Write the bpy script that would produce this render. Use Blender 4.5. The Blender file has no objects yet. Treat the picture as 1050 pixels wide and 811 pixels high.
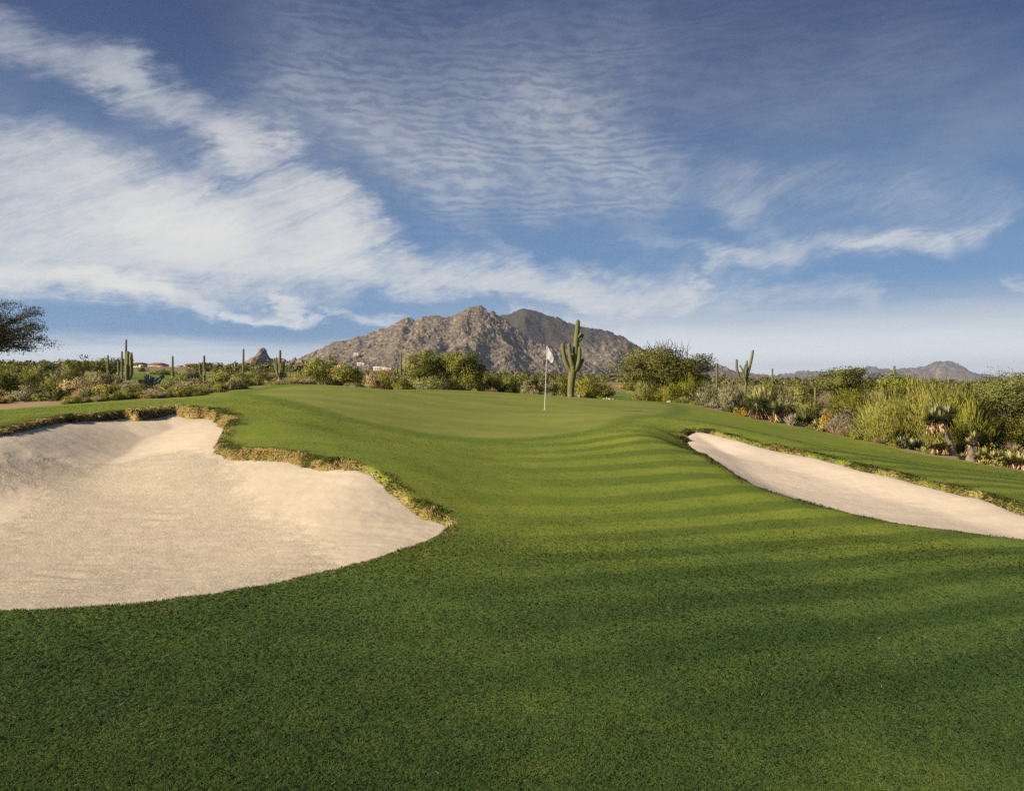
import bpy, math, random
import numpy as np
from mathutils import Vector

sc = bpy.context.scene
COL = sc.collection
R = math.radians

# ------------------------------------------------------------------ measures of the photograph (used to survey the ground)
F, CX, HZ, ZC = 817.0, 525.0, 393.0, 1.7

def survey(u, v, Y):
    return ((u - CX) / F * Y, Y, ZC - (v - HZ) / F * Y)

# ------------------------------------------------------------------ camera
cam_d = bpy.data.cameras.new('camera')
cam = bpy.data.objects.new('camera', cam_d)
COL.objects.link(cam)
cam.location = (0, 0, ZC)
cam.rotation_euler = (R(90), 0, 0)
cam_d.sensor_fit = 'HORIZONTAL'
cam_d.sensor_width = 36
cam_d.lens = 36 * F / 1050
cam_d.shift_y = -12.5 / 1050
cam_d.clip_start = 0.05
cam_d.clip_end = 40000
sc.camera = cam

# ------------------------------------------------------------------ light, exposure
SUN_AZ, SUN_EL = R(-120), R(28)
SUN_STRENGTH, SKY_STRENGTH, EXPOSURE = 5.0, 0.085, 0.66
sun_dir = Vector((math.sin(SUN_AZ) * math.cos(SUN_EL), math.cos(SUN_AZ) * math.cos(SUN_EL), math.sin(SUN_EL)))
sd = bpy.data.lights.new('sun', 'SUN')
sd.energy = SUN_STRENGTH
sd.angle = R(0.6)
sd.color = (1.0, 0.85, 0.62)
sun = bpy.data.objects.new('sun', sd)
COL.objects.link(sun)
sun.rotation_euler = sun_dir.to_track_quat('Z', 'Y').to_euler()
sc.view_settings.view_transform = 'Standard'
sc.view_settings.look = 'None'
sc.view_settings.exposure = EXPOSURE
sc.view_settings.gamma = 1.0
sc.view_settings.use_curve_mapping = False
sc.render.engine = 'CYCLES'
sc.cycles.max_bounces = 6
sc.cycles.diffuse_bounces = 4
sc.cycles.glossy_bounces = 2
sc.cycles.transmission_bounces = 4
sc.cycles.transparent_max_bounces = 4
sc.cycles.volume_bounces = 0
sc.cycles.use_denoising = False
sc.cycles.denoiser = 'OPENIMAGEDENOISE'
sc.cycles.denoising_input_passes = 'RGB_ALBEDO_NORMAL'
sc.cycles.denoising_prefilter = 'ACCURATE'
sc.cycles.caustics_reflective = False
sc.cycles.caustics_refractive = False

# ------------------------------------------------------------------ node helpers
class S:
    """a scalar socket with arithmetic"""
    def __init__(s, nt, sock): s.nt, s.k = nt, sock
    def _m(s, op, *a, clamp=False):
        n = s.nt.nodes.new('ShaderNodeMath'); n.operation = op; n.use_clamp = clamp
        for i, x in enumerate((s,) + a):
            if isinstance(x, S): s.nt.links.new(x.k, n.inputs[i])
            else: n.inputs[i].default_value = x
        return S(s.nt, n.outputs[0])
    def __add__(s, o): return s._m('ADD', o)
    __radd__ = __add__
    def __sub__(s, o): return s._m('SUBTRACT', o)
    def __rsub__(s, o): return (s * -1.0) + o
    def __mul__(s, o): return s._m('MULTIPLY', o)
    __rmul__ = __mul__
    def __truediv__(s, o): return s._m('DIVIDE', o)
    def pow(s, o): return s._m('POWER', o)
    def max(s, o): return s._m('MAXIMUM', o)
    def min(s, o): return s._m('MINIMUM', o)
    def exp(s): return s._m('EXPONENT')
    def sin(s): return s._m('SINE')
    def sqrt(s): return s._m('SQRT')
    def atan2(s, o): return s._m('ARCTAN2', o)
    def clamp(s): return s._m('ADD', 0.0, clamp=True)
    def step(s, a, b):
        n = s.nt.nodes.new('ShaderNodeMapRange'); n.interpolation_type = 'SMOOTHSTEP'
        s.nt.links.new(s.k, n.inputs['Value'])
        n.inputs['From Min'].default_value = a; n.inputs['From Max'].default_value = b
        return S(s.nt, n.outputs[0])

def vec(nt, x, y, z=0.0):
    n = nt.nodes.new('ShaderNodeCombineXYZ')
    for i, q in enumerate((x, y, z)):
        if isinstance(q, S): nt.links.new(q.k, n.inputs[i])
        else: n.inputs[i].default_value = q
    return n.outputs[0]

def sep(nt, sock):
    n = nt.nodes.new('ShaderNodeSeparateXYZ'); nt.links.new(sock, n.inputs[0])
    return [S(nt, o) for o in n.outputs]

def noise(nt, vector, scale, detail=3.0, rough=0.5, dist=0.0):
    n = nt.nodes.new('ShaderNodeTexNoise'); n.noise_dimensions = '3D'
    nt.links.new(vector, n.inputs['Vector'])
    n.inputs['Scale'].default_value = scale; n.inputs['Detail'].default_value = detail
    n.inputs['Roughness'].default_value = rough; n.inputs['Distortion'].default_value = dist
    return S(nt, n.outputs['Fac'])

def voronoi(nt, vector, scale, out='Distance', feature='F1', rnd=1.0):
    n = nt.nodes.new('ShaderNodeTexVoronoi'); n.feature = feature
    nt.links.new(vector, n.inputs['Vector']); n.inputs['Scale'].default_value = scale
    n.inputs['Randomness'].default_value = rnd
    return n.outputs[out]

def mixc(nt, fac, a, b, mode='MIX'):
    n = nt.nodes.new('ShaderNodeMix'); n.data_type = 'RGBA'; n.blend_type = mode
    if isinstance(fac, S): nt.links.new(fac.k, n.inputs[0])
    else: n.inputs[0].default_value = fac
    for q, i in ((a, 6), (b, 7)):
        if isinstance(q, (tuple, list)): n.inputs[i].default_value = (*q[:3], 1)
        else: nt.links.new(q, n.inputs[i])
    return n.outputs[2]

def attr(nt, name):
    n = nt.nodes.new('ShaderNodeAttribute'); n.attribute_name = name
    return S(nt, n.outputs['Fac'])

def position(nt):
    return nt.nodes.new('ShaderNodeNewGeometry').outputs['Position']

def new_mat(name):
    m = bpy.data.materials.new(name); m.use_nodes = True
    nt = m.node_tree; nt.nodes.clear()
    out = nt.nodes.new('ShaderNodeOutputMaterial')
    return m, nt, out

def principled(nt, out, color, rough=0.9, spec=0.2, bump=None, strength=0.5, dist=0.02):
    p = nt.nodes.new('ShaderNodeBsdfPrincipled')
    if isinstance(color, (tuple, list)): p.inputs['Base Color'].default_value = (*color[:3], 1)
    else: nt.links.new(color, p.inputs['Base Color'])
    p.inputs['Roughness'].default_value = rough
    p.inputs['Specular IOR Level'].default_value = spec
    if bump is not None:
        b = nt.nodes.new('ShaderNodeBump'); nt.links.new(bump.k, b.inputs['Height'])
        b.inputs['Strength'].default_value = strength; b.inputs['Distance'].default_value = dist
        nt.links.new(b.outputs[0], p.inputs['Normal'])
    nt.links.new(p.outputs[0], out.inputs[0])
    return p

# ------------------------------------------------------------------ sky: Nishita with high cirrus and altocumulus mapped on the heavens
def build_world():
    w = bpy.data.worlds.new('World'); sc.world = w; w.use_nodes = True
    nt = w.node_tree; nt.nodes.clear()
    out = nt.nodes.new('ShaderNodeOutputWorld'); bg = nt.nodes.new('ShaderNodeBackground')
    bg.inputs['Strength'].default_value = SKY_STRENGTH
    nt.links.new(bg.outputs[0], out.inputs[0])
    sky = nt.nodes.new('ShaderNodeTexSky'); sky.sky_type = 'NISHITA'; sky.sun_disc = False
    sky.sun_elevation = SUN_EL; sky.sun_rotation = SUN_AZ
    sky.air_density = 1.0; sky.dust_density = 0.6; sky.ozone_density = 2.0; sky.altitude = 700
    tc = nt.nodes.new('ShaderNodeTexCoord')
    x, y, z = sep(nt, tc.outputs['Generated'])
    rho = (x * x + y * y).sqrt().max(1e-4)
    az = x.atan2(y)                       # compass bearing, 0 = north (+Y)
    el = (z / rho).max(0.0)               # tangent of the elevation
    def dirpt(u, v):
        a = math.atan((u - CX) / F); return a, (HZ - v) / F * math.cos(a)
    zz = z.max(0.02)
    q = vec(nt, x / zz, y / zz)           # a flat cloud layer overhead
    p_ae = vec(nt, az, el)
    # warps
    w1 = noise(nt, p_ae, 7.0, 4, 0.6); w2 = noise(nt, vec(nt, az + 3.7, el, 1.3), 7.0, 4, 0.6)
    w3 = noise(nt, vec(nt, az * 12.0, el * 38.0, 11.0), 1.5, 7, 0.68)
    aw = az + (w1 - 0.5) * 0.16 + (w3 - 0.5) * 0.07
    ew = el + (w2 - 0.5) * 0.085 + (w3 - 0.5) * 0.035
    def seg(u1, v1, u2, v2, r, amp):
        a1, e1 = dirpt(u1, v1); a2, e2 = dirpt(u2, v2); r = r / F
        bx, by = a2 - a1, e2 - e1; L = max(bx * bx + by * by, 1e-9)
        px, py = aw - a1, ew - e1
        h = ((px * bx + py * by) / L).clamp()
        dx, dy = px - h * bx, py - h * by
        return ((dx * dx + dy * dy) * (-1.0 / (r * r))).exp() * amp
    def total(L):
        t = None
        for s_ in L:
            g = seg(*s_); t = g if t is None else t + g
        return t
    cirrus = total([
        (-60, 15, 120, 75, 25, .52), (120, 75, 250, 140, 23, .58), (250, 140, 335, 215, 27, .55), (262, 152, 270, 158, 14, .35),
        (-60, 135, 110, 175, 30, .46), (-60, 205, 200, 225, 44, .58), (180, 225, 345, 255, 42, .60), (-60, 265, 330, 275, 30, .45),
        (-30, 285, 150, 300, 14, .55), (90, 285, 205, 316, 10, .5), (225, 316, 330, 323, 5, .6), (275, 303, 320, 314, 6, .6),
        (345, 318, 430, 328, 6, .5), (380, 275, 690, 298, 20, .58), (430, 292, 660, 312, 12, .3), (470, 240, 540, 262, 10, .2),
        (690, 180, 1000, 205, 36, .22), (730, 268, 980, 240, 12, .30), (860, 255, 1000, 235, 12, .25), (760, 215, 800, 250, 24, .2),
        (640, 245, 760, 262, 14, .22), (700, 295, 900, 305, 16, .35), (1040, 285, 1080, 288, 8, .4), (520, 326, 640, 338, 8, .35)])
    ripple_zone = total([(300, 90, 470, 185, 38, .62), (470, 150, 560, 195, 24, .35), (560, 115, 640, 180, 44, .65),
                         (330, 40, 620, 75, 62, .30), (640, 60, 900, 60, 90, .10), (400, 110, 560, 120, 40, .3)])
    # fibres drawn out along the wind for the cirrus, on the overhead layer
    ang = R(-24)
    ca, sa = math.cos(ang), math.sin(ang)
    along = az * ca - el * sa * 1.0
    across = az * sa + el * ca
    fib = noise(nt, vec(nt, along * 4.0, across * 26.0, 0.4), 1.6, 6, 0.62, 0.5)
    fib2 = noise(nt, vec(nt, az * 3.0, el * 34.0, 5.0), 1.5, 6, 0.6, 0.4)
    lowmix = el.step(0.20, 0.08)
    fibre = fib * (1.0 - lowmix) + fib2 * lowmix
    lefty = 1.0 - az.step(-0.02, 0.18)
    hi = noise(nt, vec(nt, along * 12.0 + w1 * 2.0, across * 85.0 + w2 * 6.0, 3.1), 1.5, 7, 0.70, 0.2)
    tex = (fibre - 0.5) * (lefty * 0.7 + 0.5) + (hi - 0.5) * 0.75 + (noise(nt, p_ae, 20.0, 7, 0.7) - 0.5) * 0.55
    c1 = (cirrus * 1.12 + tex * cirrus.min(0.5) * 2.3 - 0.09).max(0.0).pow(1.35) * 1.45
    # ripples: small bars, closer together towards the horizon
    wv = noise(nt, vec(nt, az * 5.0, el * 14.0, 2.0), 1.0, 3, 0.55); wv2 = noise(nt, vec(nt, az * 22.0, el * 40.0, 4.0), 1.0, 3, 0.6)
    rows = ((el * (2 * math.pi / 0.0112) + az * 14.0 + (wv - 0.5) * 40.0 + (wv2 - 0.5) * 14.0).sin() * 0.5) + 0.5
    rows2 = ((el * (2 * math.pi / 0.0165) - az * 30.0 + (wv2 - 0.5) * 16.0 + (wv - 0.5) * 30.0).sin() * 0.5) + 0.5
    pick = noise(nt, vec(nt, az * 7.0, el * 16.0, 6.0), 1.0, 3, 0.55).step(0.38, 0.62)
    rows = rows * pick + rows2 * (1.0 - pick) * 0.8
    puff = noise(nt, vec(nt, az * 34.0 + wv * 2.0, el * 75.0 + az * 8.0, 7.0), 1.0, 4, 0.6)
    ripf = (rows * 0.30 + puff * 1.1).step(0.42, 0.98)
    big = noise(nt, p_ae, 5.0, 3, 0.5)
    c2 = ripple_zone * (ripf * 0.66 + 0.34) * (big + 0.35)
    veil = noise(nt, vec(nt, az * 3.0, el * 7.0, 9.0), 1.2, 5, 0.6).step(0.42, 0.8) * 0.14
    # pale bank resting on the horizon, thinner to the left where a blue band shows above it
    right = az.step(-0.25, 0.2)
    edge = el - (fib2 - 0.5) * 0.03
    bank = (1.0 - edge.step(0.030, 0.125)) * right * 0.95 + (1.0 - edge.step(0.03, 0.062)) * (1.0 - right) * 0.72
    dens = c1 + c2 + veil * el.step(0.05, 0.2)
    dens = 1.0 - (dens * -1.15).exp()
    dens = 1.0 - (1.0 - dens) * (1.0 - bank.clamp())
    # colours (the sky is bright: divided by the strength of the background)
    k = 1.0 / SKY_STRENGTH / 2 ** EXPOSURE
    deep = el.step(0.02, 0.46)
    blue = mixc(nt, deep, (0.150 * k, 0.295 * k, 0.545 * k), (0.040 * k, 0.066 * k, 0.172 * k))
    hsv = nt.nodes.new('ShaderNodeHueSaturation'); nt.links.new(sky.outputs[0], hsv.inputs['Color'])
    hsv.inputs['Saturation'].default_value = 1.1; hsv.inputs['Value'].default_value = 1.0
    clear = mixc(nt, 0.88, hsv.outputs[0], blue)
    lowcol = mixc(nt, el.step(0.01, 0.11), (0.96 * k, 1.0 * k, 1.05 * k), (0.80 * k, 0.79 * k, 0.765 * k))
    ccol = mixc(nt, el.step(0.16, 0.50), lowcol, (0.32 * k, 0.37 * k, 0.48 * k))
    col = mixc(nt, dens.clamp(), clear, ccol)
    nt.links.new(col, bg.inputs['Color'])
    w.cycles.sampling_method = 'MANUAL'; w.cycles.sample_map_resolution = 512
build_world()

# ------------------------------------------------------------------ numpy noise
_rng = np.random.default_rng(7)
_PERM = _rng.permutation(256); _PERM = np.concatenate([_PERM, _PERM, _PERM])
_GR = np.stack([np.cos(np.linspace(0, 2 * np.pi, 257)[:-1]), np.sin(np.linspace(0, 2 * np.pi, 257)[:-1])], 1)
def perlin(x, y, seed=0):
    x = np.asarray(x, float) + seed * 17.31; y = np.asarray(y, float) + seed * 9.77
    xi = np.floor(x).astype(int); yi = np.floor(y).astype(int)
    xf, yf = x - xi, y - yi
    def g(ix, iy, dx, dy):
        h = _PERM[(_PERM[(ix & 255)] + (iy & 255)) & 511]
        return _GR[h, 0] * dx + _GR[h, 1] * dy
    u_ = xf ** 3 * (xf * (xf * 6 - 15) + 10); v_ = yf ** 3 * (yf * (yf * 6 - 15) + 10)
    a = g(xi, yi, xf, yf); b = g(xi + 1, yi, xf - 1, yf); c = g(xi, yi + 1, xf, yf - 1); d = g(xi + 1, yi + 1, xf - 1, yf - 1)
    return (a + u_ * (b - a) + v_ * ((c + u_ * (d - c)) - (a + u_ * (b - a)))) * 1.5
def fbm(x, y, oct=4, seed=0, gain=0.5):
    t, a = 0, 1.0
    for i in range(oct):
        t = t + a * perlin(x, y, seed + i); x = x * 2.03; y = y * 2.03; a *= gain
    return t
def _hash(ix, iy, k):
    h = (ix * 374761393 + iy * 668265263 + k * 974711) & 0x7fffffff
    h = ((h ^ (h >> 13)) * 1274126177) & 0x7fffffff
    return ((h ^ (h >> 16)) & 0xffff) / 65535.0
def boulders(x, y, seed=0):
    """tops of a field of rounded boulders, 0..1"""
    xi = np.floor(x).astype(np.int64); yi = np.floor(y).astype(np.int64)
    best = np.zeros_like(np.asarray(x, float))
    for dx in (-1, 0, 1):
        for dy in (-1, 0, 1):
            cx, cy = xi + dx, yi + dy
            px = cx + _hash(cx, cy, seed); py = cy + _hash(cx, cy, seed + 1); r = 0.35 + 0.55 * _hash(cx, cy, seed + 2) ** 2
            d2 = ((x - px) ** 2 + (y - py) ** 2) / (r * r)
            best = np.maximum(best, np.sqrt(np.clip(1 - d2, 0, 1)) * r)
    return best
def sstep(a, b, x):
    t = np.clip((x - a) / (b - a), 0, 1); return t * t * (3 - 2 * t)

# ------------------------------------------------------------------ mesh helpers
class MB:
    def __init__(s): s.v, s.f, s.n, s.a, s.nr = [], [], 0, [], []
    def add(s, v, f, a=None):
        v = np.asarray(v, float).reshape(-1, 3); f = np.asarray(f, int)
        s.v.append(v); s.f.append(f + s.n); s.n += len(v)
        s.a.append(np.zeros(len(v)) if a is None else np.broadcast_to(np.asarray(a, float), (len(v),)))
    def tube(s, pts, rad, sides=6, a=0.0, cap=True):
        pts = np.asarray(pts, float); n = len(pts); rad = np.broadcast_to(np.asarray(rad, float), (n,))
        t = np.gradient(pts, axis=0); t /= np.linalg.norm(t, axis=1)[:, None] + 1e-12
        ref = np.array([0.31, 0.95, 0.05]) if abs(t[0, 2]) > 0.6 else np.array([0, 0, 1.0])
        n1 = np.cross(t, ref); n1 /= np.linalg.norm(n1, axis=1)[:, None] + 1e-12
        n2 = np.cross(t, n1)
        th = np.linspace(0, 2 * np.pi, sides, endpoint=False)
        ring = n1[:, None, :] * np.cos(th)[None, :, None] + n2[:, None, :] * np.sin(th)[None, :, None]
        v = pts[:, None, :] + ring * rad[:, None, None]
        i = np.arange(n - 1)[:, None] * sides; j = np.arange(sides)[None, :]; k = (j + 1) % sides
        f = np.stack([i + j, i + k, i + sides + k, i + sides + j], -1).reshape(-1, 4)
        s.add(v.reshape(-1, 3), f, a)
        if cap:
            s.add(np.vstack([v[-1], pts[-1:]]), [[q, (q + 1) % sides, sides, sides] for q in range(sides)], a)
    def box(s, c, d, rz=0.0, a=0.0):
        c = np.asarray(c, float); d = np.asarray(d, float) / 2
        v = np.array([[x, y, z] for z in (-1, 1) for y in (-1, 1) for x in (-1, 1)], float) * d
        q = v.copy(); q[:, 0] = v[:, 0] * math.cos(rz) - v[:, 1] * math.sin(rz); q[:, 1] = v[:, 0] * math.sin(rz) + v[:, 1] * math.cos(rz)
        s.add(q + c, [[0, 2, 3, 1], [4, 5, 7, 6], [0, 1, 5, 4], [2, 6, 7, 3], [0, 4, 6, 2], [1, 3, 7, 5]], a)
    def blades(s, base, axis, side, length, width, a=0.0, bend=None, nrm=None, mix=.75):
        """narrow pointed leaves: a kite of four corners each"""
        n = len(base); L = np.broadcast_to(np.asarray(length, float), (n,))[:, None]; W = np.broadcast_to(np.asarray(width, float), (n,))[:, None]
        fn = np.cross(axis, side); fn /= np.linalg.norm(fn, axis=1)[:, None] + 1e-9
        if nrm is None: nrm = fn
        fn = np.where(((fn * nrm).sum(1) < 0)[:, None], -fn, fn); nn = nrm * mix + fn * (1 - mix); nn /= np.linalg.norm(nn, axis=1)[:, None] + 1e-9
        s.nr.append(np.repeat(nn, 4, 0))
        tip = base + axis * L
        if bend is not None: tip = tip + bend
        mid = base + axis * L * 0.45
        v = np.stack([base, mid + side * W / 2, tip, mid - side * W / 2], 1).reshape(-1, 3)
        s.add(v, np.arange(4 * n).reshape(n, 4), np.repeat(np.broadcast_to(np.asarray(a, float), (n,)), 4))
    def mesh(s, name, mat, smooth=False):
        V = np.concatenate(s.v); Fq = np.concatenate([x if x.shape[1] == 4 else np.hstack([x, x[:, 2:3]]) for x in s.f])
        tri = Fq[:, 2] == Fq[:, 3]
        tot = np.where(tri, 3, 4); start = np.concatenate([[0], np.cumsum(tot)[:-1]])
        keep = np.ones(Fq.shape, bool); keep[tri, 3] = False
        loops = Fq[keep]
        me = bpy.data.meshes.new(name)
        me.vertices.add(len(V)); me.vertices.foreach_set('co', V.astype(np.float32).ravel())
        me.loops.add(len(loops)); me.loops.foreach_set('vertex_index', loops.astype(np.int32))
        me.polygons.add(len(Fq)); me.polygons.foreach_set('loop_start', start.astype(np.int32)); me.polygons.foreach_set('loop_total', tot.astype(np.int32))
        me.update(calc_edges=True)
        if smooth: me.polygons.foreach_set('use_smooth', np.ones(len(Fq), bool))
        at = me.attributes.new('tint', 'FLOAT', 'POINT'); at.data.foreach_set('value', np.concatenate(s.a).astype(np.float32))
        if s.nr:
            an = me.attributes.new('leaf_normal', 'FLOAT_VECTOR', 'POINT'); an.data.foreach_set('vector', np.concatenate(s.nr).astype(np.float32).ravel())
        for m in (mat if isinstance(mat, (list, tuple)) else [mat]): me.materials.append(m)
        return me
    def build(s, name, mat, parent=None, smooth=False):
        return link(name, s.mesh(name, mat, smooth), parent)

def link(name, me, parent=None):
    o = bpy.data.objects.new(name, me); COL.objects.link(o)
    if parent is not None: o.parent = parent
    return o
def tag(o, label=None, cat=None, group=None, kind=None):
    if label: o['label'] = label
    if cat: o['category'] = cat
    if group: o['group'] = group
    if kind: o['kind'] = kind
    return o
def thing(name, label, cat, loc, group=None, rz=0.0):
    o = bpy.data.objects.new(name, None); o.empty_display_size = 0.2; COL.objects.link(o)
    o.location = loc; o.rotation_euler = (0, 0, rz)
    return tag(o, label, cat, group)
def rand_unit(rng, n):
    v = rng.normal(size=(n, 3)); return v / (np.linalg.norm(v, axis=1)[:, None] + 1e-9)

# ------------------------------------------------------------------ the lie of the land
def tps(pts):
    P = np.array([(x, y) for x, y, z in pts], float); Z = np.array([z for _, _, z in pts], float)
    n = len(P); c, sc_ = P.mean(0), 10.0; Pn = (P - c) / sc_
    def K(A, B):
        d2 = ((A[:, None, :] - B[None, :, :]) ** 2).sum(-1); return 0.5 * d2 * np.log(d2 + 1e-12)
    M = np.zeros((n + 3, n + 3)); M[:n, :n] = K(Pn, Pn) + np.eye(n) * 0.0015
    M[:n, n] = 1; M[:n, n + 1:] = Pn; M[n, :n] = 1; M[n + 1:, :n] = Pn.T
    w = np.linalg.solve(M, np.concatenate([Z, np.zeros(3)]))
    def ev(x, y):
        sh = np.shape(x); Q = (np.stack([np.ravel(x), np.ravel(y)], 1) - c) / sc_; o = np.empty(len(Q))
        for i in range(0, len(Q), 40000):
            q = Q[i:i + 40000]; o[i:i + 40000] = K(q, Pn) @ w[:n] + w[n] + q @ w[n + 1:]
        return o.reshape(sh)
    return ev

G_PIX = [(525, 600, 6.7), (250, 640, 5.65), (0, 650, 5.4), (-200, 660, 5.2), (800, 640, 5.65), (1050, 640, 5.65), (1250, 640, 5.6), (525, 811, 3.32), (100, 811, 3.32), (950, 811, 3.32),
  (0, 625, 5.95), (100, 622, 6.05), (200, 611, 6.35), (300, 593, 6.9), (380, 572, 7.6), (437, 553, 8.6),
  (1050, 553, 9.3), (1016, 549, 9.4), (974, 543, 9.7), (924, 537, 10.0), (879, 527, 10.5), (840, 517, 11.0), (802, 505, 11.7), (776, 496, 12.2), (745, 482, 13.2), (718, 468, 14.2), (701, 462, 14.8), (689, 456, 15.3), (677, 450, 16.0), (669, 445, 16.8), (672, 438, 18.2), (680, 433.5, 19.4), (698, 450, 18.2), (702, 458, 17.0), (707, 466, 16.0), (701, 446, 18.7), (690, 446, 18.1),
  (692, 430.5, 20.2), (712, 433, 19.8), (734, 439, 19.0), (764, 447, 17.8), (795, 456, 17.0), (829, 462, 16.4), (852, 467, 15.9), (879, 474, 15.3), (924, 483, 14.4), (966, 494, 13.6), (1016, 505, 12.7), (1050, 518, 11.9), (1150, 540, 10.2),
  (880, 450, 24), (1000, 475, 19), (1050, 483, 18), (1250, 512, 15), (760, 428, 28.5), (700, 414, 34.5), (640, 410.5, 37), (820, 455, 19.5), (900, 468, 18),
  (-220, 478, 10.5), (-120, 452, 12.5), (0, 440, 13.3), (62, 426, 15.8), (99, 423, 16.8), (131, 419, 17.5), (173, 415.5, 18.4), (223, 416, 18), (240, 428, 16.2),
  (0, 420, 22), (100, 412, 23), (200, 407, 24), (250, 400, 25.5), (300, 394.5, 28), (345, 395.5, 31), (400, 401, 32.5), (450, 399.5, 34.5), (520, 403, 36.5), (560, 406, 37), (600, 411.5, 38),
  (558, 420, 26), (400, 420, 21), (300, 406, 22), (450, 440, 18), (560, 445.5, 18), (500, 428, 22), (640, 425, 22.5), (610, 441, 18.8), (690, 437, 19.2),
  (260, 424, 17), (300, 434, 15.2), (236, 452, 13.7), (285, 455, 13.2), (333, 467, 12.2), (373, 471, 11.9), (402, 490, 10.9), (432, 512, 10.2), (458, 526, 9.8), (500, 520, 10.5), (560, 500, 11.8), (500, 470, 14.2), (600, 470, 14.2), (440, 460, 14.5), (400, 450, 15.6), (620, 455, 16), (340, 440, 15.6),
  (-100, 425, 23), (-300, 432, 21), (-300, 620, 6)]
G_XYZ = [(-12, -8, 0.02), (0, -8, 0), (12, -8, -.15), (-14, 0, .1), (14, 0, -.25), (-25, 10, .8), (22, 8, -.5), (0, 0, 0), (-4, 2, .02), (5, 2, -.04),
  (-20, 28, 1.15), (-12, 33, 1.35), (-5, 42, 1.2), (3, 44, .85), (12, 42, .45), (20, 36, -.05), (24, 28, -.3), (-30, 34, 1.1), (30, 36, -.35)]
g_near = tps([survey(*p) for p in G_PIX] + G_XYZ)

B1 = [(-260, 628, 5.85), (-120, 631, 5.8), (0, 630, 5.85), (100, 627, 5.95), (200, 616, 6.25), (300, 598, 6.8), (380, 577, 7.5), (437, 557, 8.5), (461, 540, 9.5), (448, 535, 9.8), (432, 531, 9.9), (413, 517, 10.3), (392, 496, 10.9), (373, 484, 11.4), (352, 480, 11.6), (331, 485, 11.6), (307, 475, 12.2),
      (272, 472, 12.4), (235, 472, 12.6), (219, 461, 13.3), (223, 453, 14), (234, 443, 15.2), (228, 437, 16.2), (219, 429, 17.5), (190, 429, 17.4), (181, 423.6, 18.0), (173, 424.6, 17.8), (148, 431, 17.0), (139, 432.5, 16.7), (129, 428, 17.1), (104, 431, 16.3), (64, 432.5, 15.5), (27, 441, 13.9), (0, 448, 13.0), (-110, 462, 11.4), (-250, 500, 9.4), (-330, 560, 7.3)]
B1_IN = [(200, 560, 8.2), (100, 533, 9.5), (0, 533, 9.5), (-150, 540, 9.2), (100, 585, 7.1), (0, 590, 6.95), (250, 510, 10.2), (350, 520, 9.6), (320, 560, 8.0), (200, 480, 12), (100, 480, 12.2), (150, 455, 14.4), (0, 480, 11.6), (60, 455, 13.4), (395, 545, 8.9)]
B2 = [(703, 450, 18.2), (707, 445.5, 18.8), (716, 442.5, 19.0), (734, 446, 18.4), (764, 454, 17.4), (795, 463, 16.7), (829, 468, 16.1), (852, 474, 15.6), (879, 482, 15.0), (898, 486, 14.6), (924, 492, 14.1), (955, 501, 13.4), (989, 508, 13.0), (1016, 515, 12.5), (1050, 530, 11.5), (1120, 548, 10.4), (1180, 568, 9.3), (1120, 567, 8.9), (1050, 557, 9.2), (1016, 553, 9.4), (974, 547, 9.7), (924, 541, 10.0), (879, 531, 10.5), (840, 521.6, 11.0), (802, 510, 11.7), (776, 501, 12.2), (748, 488, 13.4), (726, 476, 14.6), (715, 468, 15.6), (707, 459, 16.9)]
B2_IN = [(760, 485, 14.2), (830, 503, 13), (930, 525, 11.4), (1020, 540, 10.3), (735, 465, 15.8)]
b_plain = [tps([survey(*p) for p in B1 + B1_IN]), tps([survey(*p) for p in B2 + B2_IN])]

def smooth_poly(pix, it=2):
    P = np.array([survey(*p)[:2] for p in pix])
    for _ in range(it):
        Q = np.roll(P, -1, 0); P = np.stack([P * .75 + Q * .25, P * .25 + Q * .75], 1).reshape(-1, 2)
    return P
def sdf(P, x, y, reach=3.0):
    """signed distance to the polygon (negative inside)"""
    sh = np.shape(x); X = np.ravel(x).astype(float); Y = np.ravel(y).astype(float)
    out = np.full(X.shape, 99.0)
    lo, hi = P.min(0) - reach, P.max(0) + reach
    m = (X > lo[0]) & (X < hi[0]) & (Y > lo[1]) & (Y < hi[1])
    idx = np.nonzero(m)[0]
    A = P; Bp = np.roll(P, -1, 0); e = Bp - A; L = (e ** 2).sum(1) + 1e-12
    for i in range(0, len(idx), 20000):
        k = idx[i:i + 20000]; px = X[k][:, None] - A[None, :, 0]; py = Y[k][:, None] - A[None, :, 1]
        h = np.clip((px * e[:, 0] + py * e[:, 1]) / L, 0, 1)
        d = np.sqrt(((px - h * e[:, 0]) ** 2 + (py - h * e[:, 1]) ** 2).min(1))
        c1 = A[None, :, 1] > Y[k][:, None]; c2 = Bp[None, :, 1] > Y[k][:, None]
        xc = A[None, :, 0] + (Y[k][:, None] - A[None, :, 1]) / (e[:, 1] + 1e-12) * e[:, 0]
        ins = ((c1 != c2) & (X[k][:, None] < xc)).sum(1) % 2 == 1
        out[k] = np.where(ins, -d, d)
    return out.reshape(sh)
b_poly = [smooth_poly(B1), smooth_poly(B2)]
def bowl(i):
    def ev(x, y):      # the floor is dug a little below the rim
        return b_plain[i](x, y) - (0.19, 0.13)[i] * sstep(0.05, (2.0, 1.0)[i], -sdf(b_poly[i], x, y))
    return ev
b_sand = [bowl(0), bowl(1)]
def b_sdf(i, x, y):
    return sdf(b_poly[i], x, y) + 0.035 * perlin(np.asarray(x) * 3.1, np.asarray(y) * 3.1, 3 + i) + 0.015 * perlin(np.asarray(x) * 11, np.asarray(y) * 11, 5 + i)

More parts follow.
